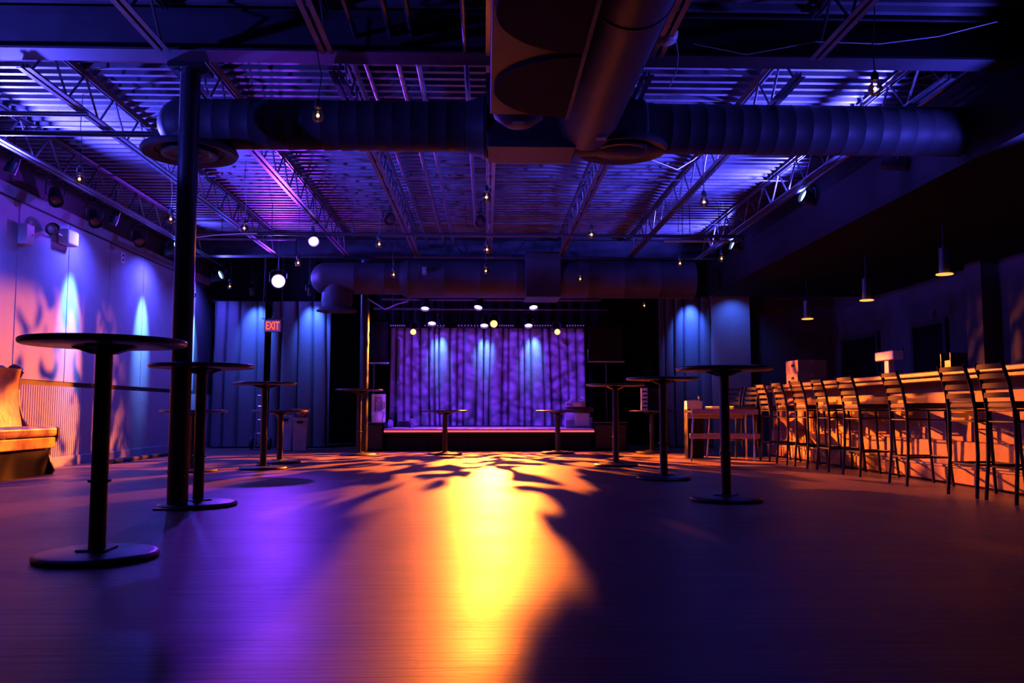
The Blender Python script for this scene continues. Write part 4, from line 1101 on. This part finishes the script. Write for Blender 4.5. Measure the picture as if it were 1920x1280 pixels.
obj('liner', MB().grid(lambda u, v: ((0.12 + 0.03 * v + 0.012 * math.sin(u * 37)) * math.cos(2 * PI * u), (0.12 + 0.03 * v + 0.012 * math.sin(u * 37)) * math.sin(2 * PI * u), 0.06 + 0.10 * v), 40, 3), 'greyplastic', t)

# two-board table with chrome legs on the right, dark pedestal with white box
pa, pb_ = at(1292, 860, z=0), at(1408, 874, z=0)
tt = thing('trestle_table', 'two-tier table with varnished boards and chrome legs on the right', 'table', (0, 0, 0))
ya, yb = 12.2, 12.75
ax, bx = at(1294, 770, Y=12.3).x, at(1418, 770, Y=12.3).x
def board(z, a, b, y0, y1, th=0.075):
    obj('board', MB().box(a, b, y0, y1, z - th, z), 'bench', tt, bevel=0.008)
zt = at(1330, 767, Y=12.3).z
board(zt, ax, bx, ya, ya + 0.05)
board(zt - 0.06, ax + 0.06, bx - 0.05, yb, yb + 0.05)
zl = at(1330, 812, Y=12.3).z
board(zl, ax - 0.03, bx + 0.02, ya, ya + 0.05)
for (x, y, fx, fy) in ((ax + 0.04, ya + 0.07, ax - 0.03, ya - 0.05), (bx - 0.06, ya + 0.07, bx - 0.10, ya - 0.1), (ax + 0.40, yb - 0.02, ax + 0.36, yb + 0.05), (bx - 0.03, yb - 0.02, bx + 0.0, yb + 0.05)):
    obj('leg', MB().cyl((x, y, zt - 0.01), (fx, fy, 0.0), 0.013, n=10), 'chrome', tt)
obj('table_top', MB().box(ax + 0.02, bx - 0.02, ya + 0.05, yb, zt - 0.05, zt - 0.02), 'blackgloss', tt, bevel=0.004)
pp = at(1303, 858, z=0)
t = thing('pedestal_bin', 'dark square pedestal bin behind the two-tier table', 'bin', (pp.x, 13.1, 0))
obj('body', MB().box(-0.12, 0.12, -0.12, 0.12, 0, 0.72), 'black', t, bevel=0.01)
obj('lid', MB().box(-0.125, 0.125, -0.125, 0.125, 0.72, 0.735), 'black', t, bevel=0.005)
t = thing('napkin_box', 'crumpled white box with small orange-lit knob on the dark pedestal', 'box', (pp.x, 13.1, 0.735))
obj('carton', MB().prism([(-0.12, 0), (0.11, 0), (0.125, 0.13), (0.03, 0.145), (-0.12, 0.135)], 'y', -0.1, 0.1), 'cream', t, bevel=0.01)
obj('lid_flap', MB().prism([(-0.13, 0.11), (0.02, 0.12), (0.02, 0.15), (-0.125, 0.14)], 'y', -0.11, -0.1), 'cream', t, bevel=0.003)
obj('knob', MB().lathe([(0.008, 0.14), (0.008, 0.17), (0.02, 0.18), (0.024, 0.195), (0.015, 0.21), (0.003, 0.215)], 14, (0.09, 0, 0)), 'chrome', t)
# board with printed stripes and dark panel at the right corridor
p0, p1 = at(1196, 768, Y=14.9), at(1208, 728, Y=14.9)
t = thing('menu_board', 'folding sign board with pink printed edge behind the short right table', 'sign', (p0.x, 14.9, HS))
tp = at(1223, 849, z=0)
t.location = (p0.x, tp.y + 0.05, HS)
obj('dark_panel', MB().box(0.11, 0.36, -0.02, 0.0, 0.002, p1.z - HS), 'black', t, bevel=0.003)
pr = obj('print_panel', MB().prism([(0, -0.02), (0.11, -0.035), (0.11, -0.02), (0, 0.0)], 'z', 0.002, p1.z - HS), 'cream', t)
for k in range(5):
    obj('print_mark', MB().box(0.02 + 0.012 * (k % 2), 0.10, -0.042, -0.034, 0.035 + 0.068 * k, 0.06 + 0.068 * k), 'black', pr)
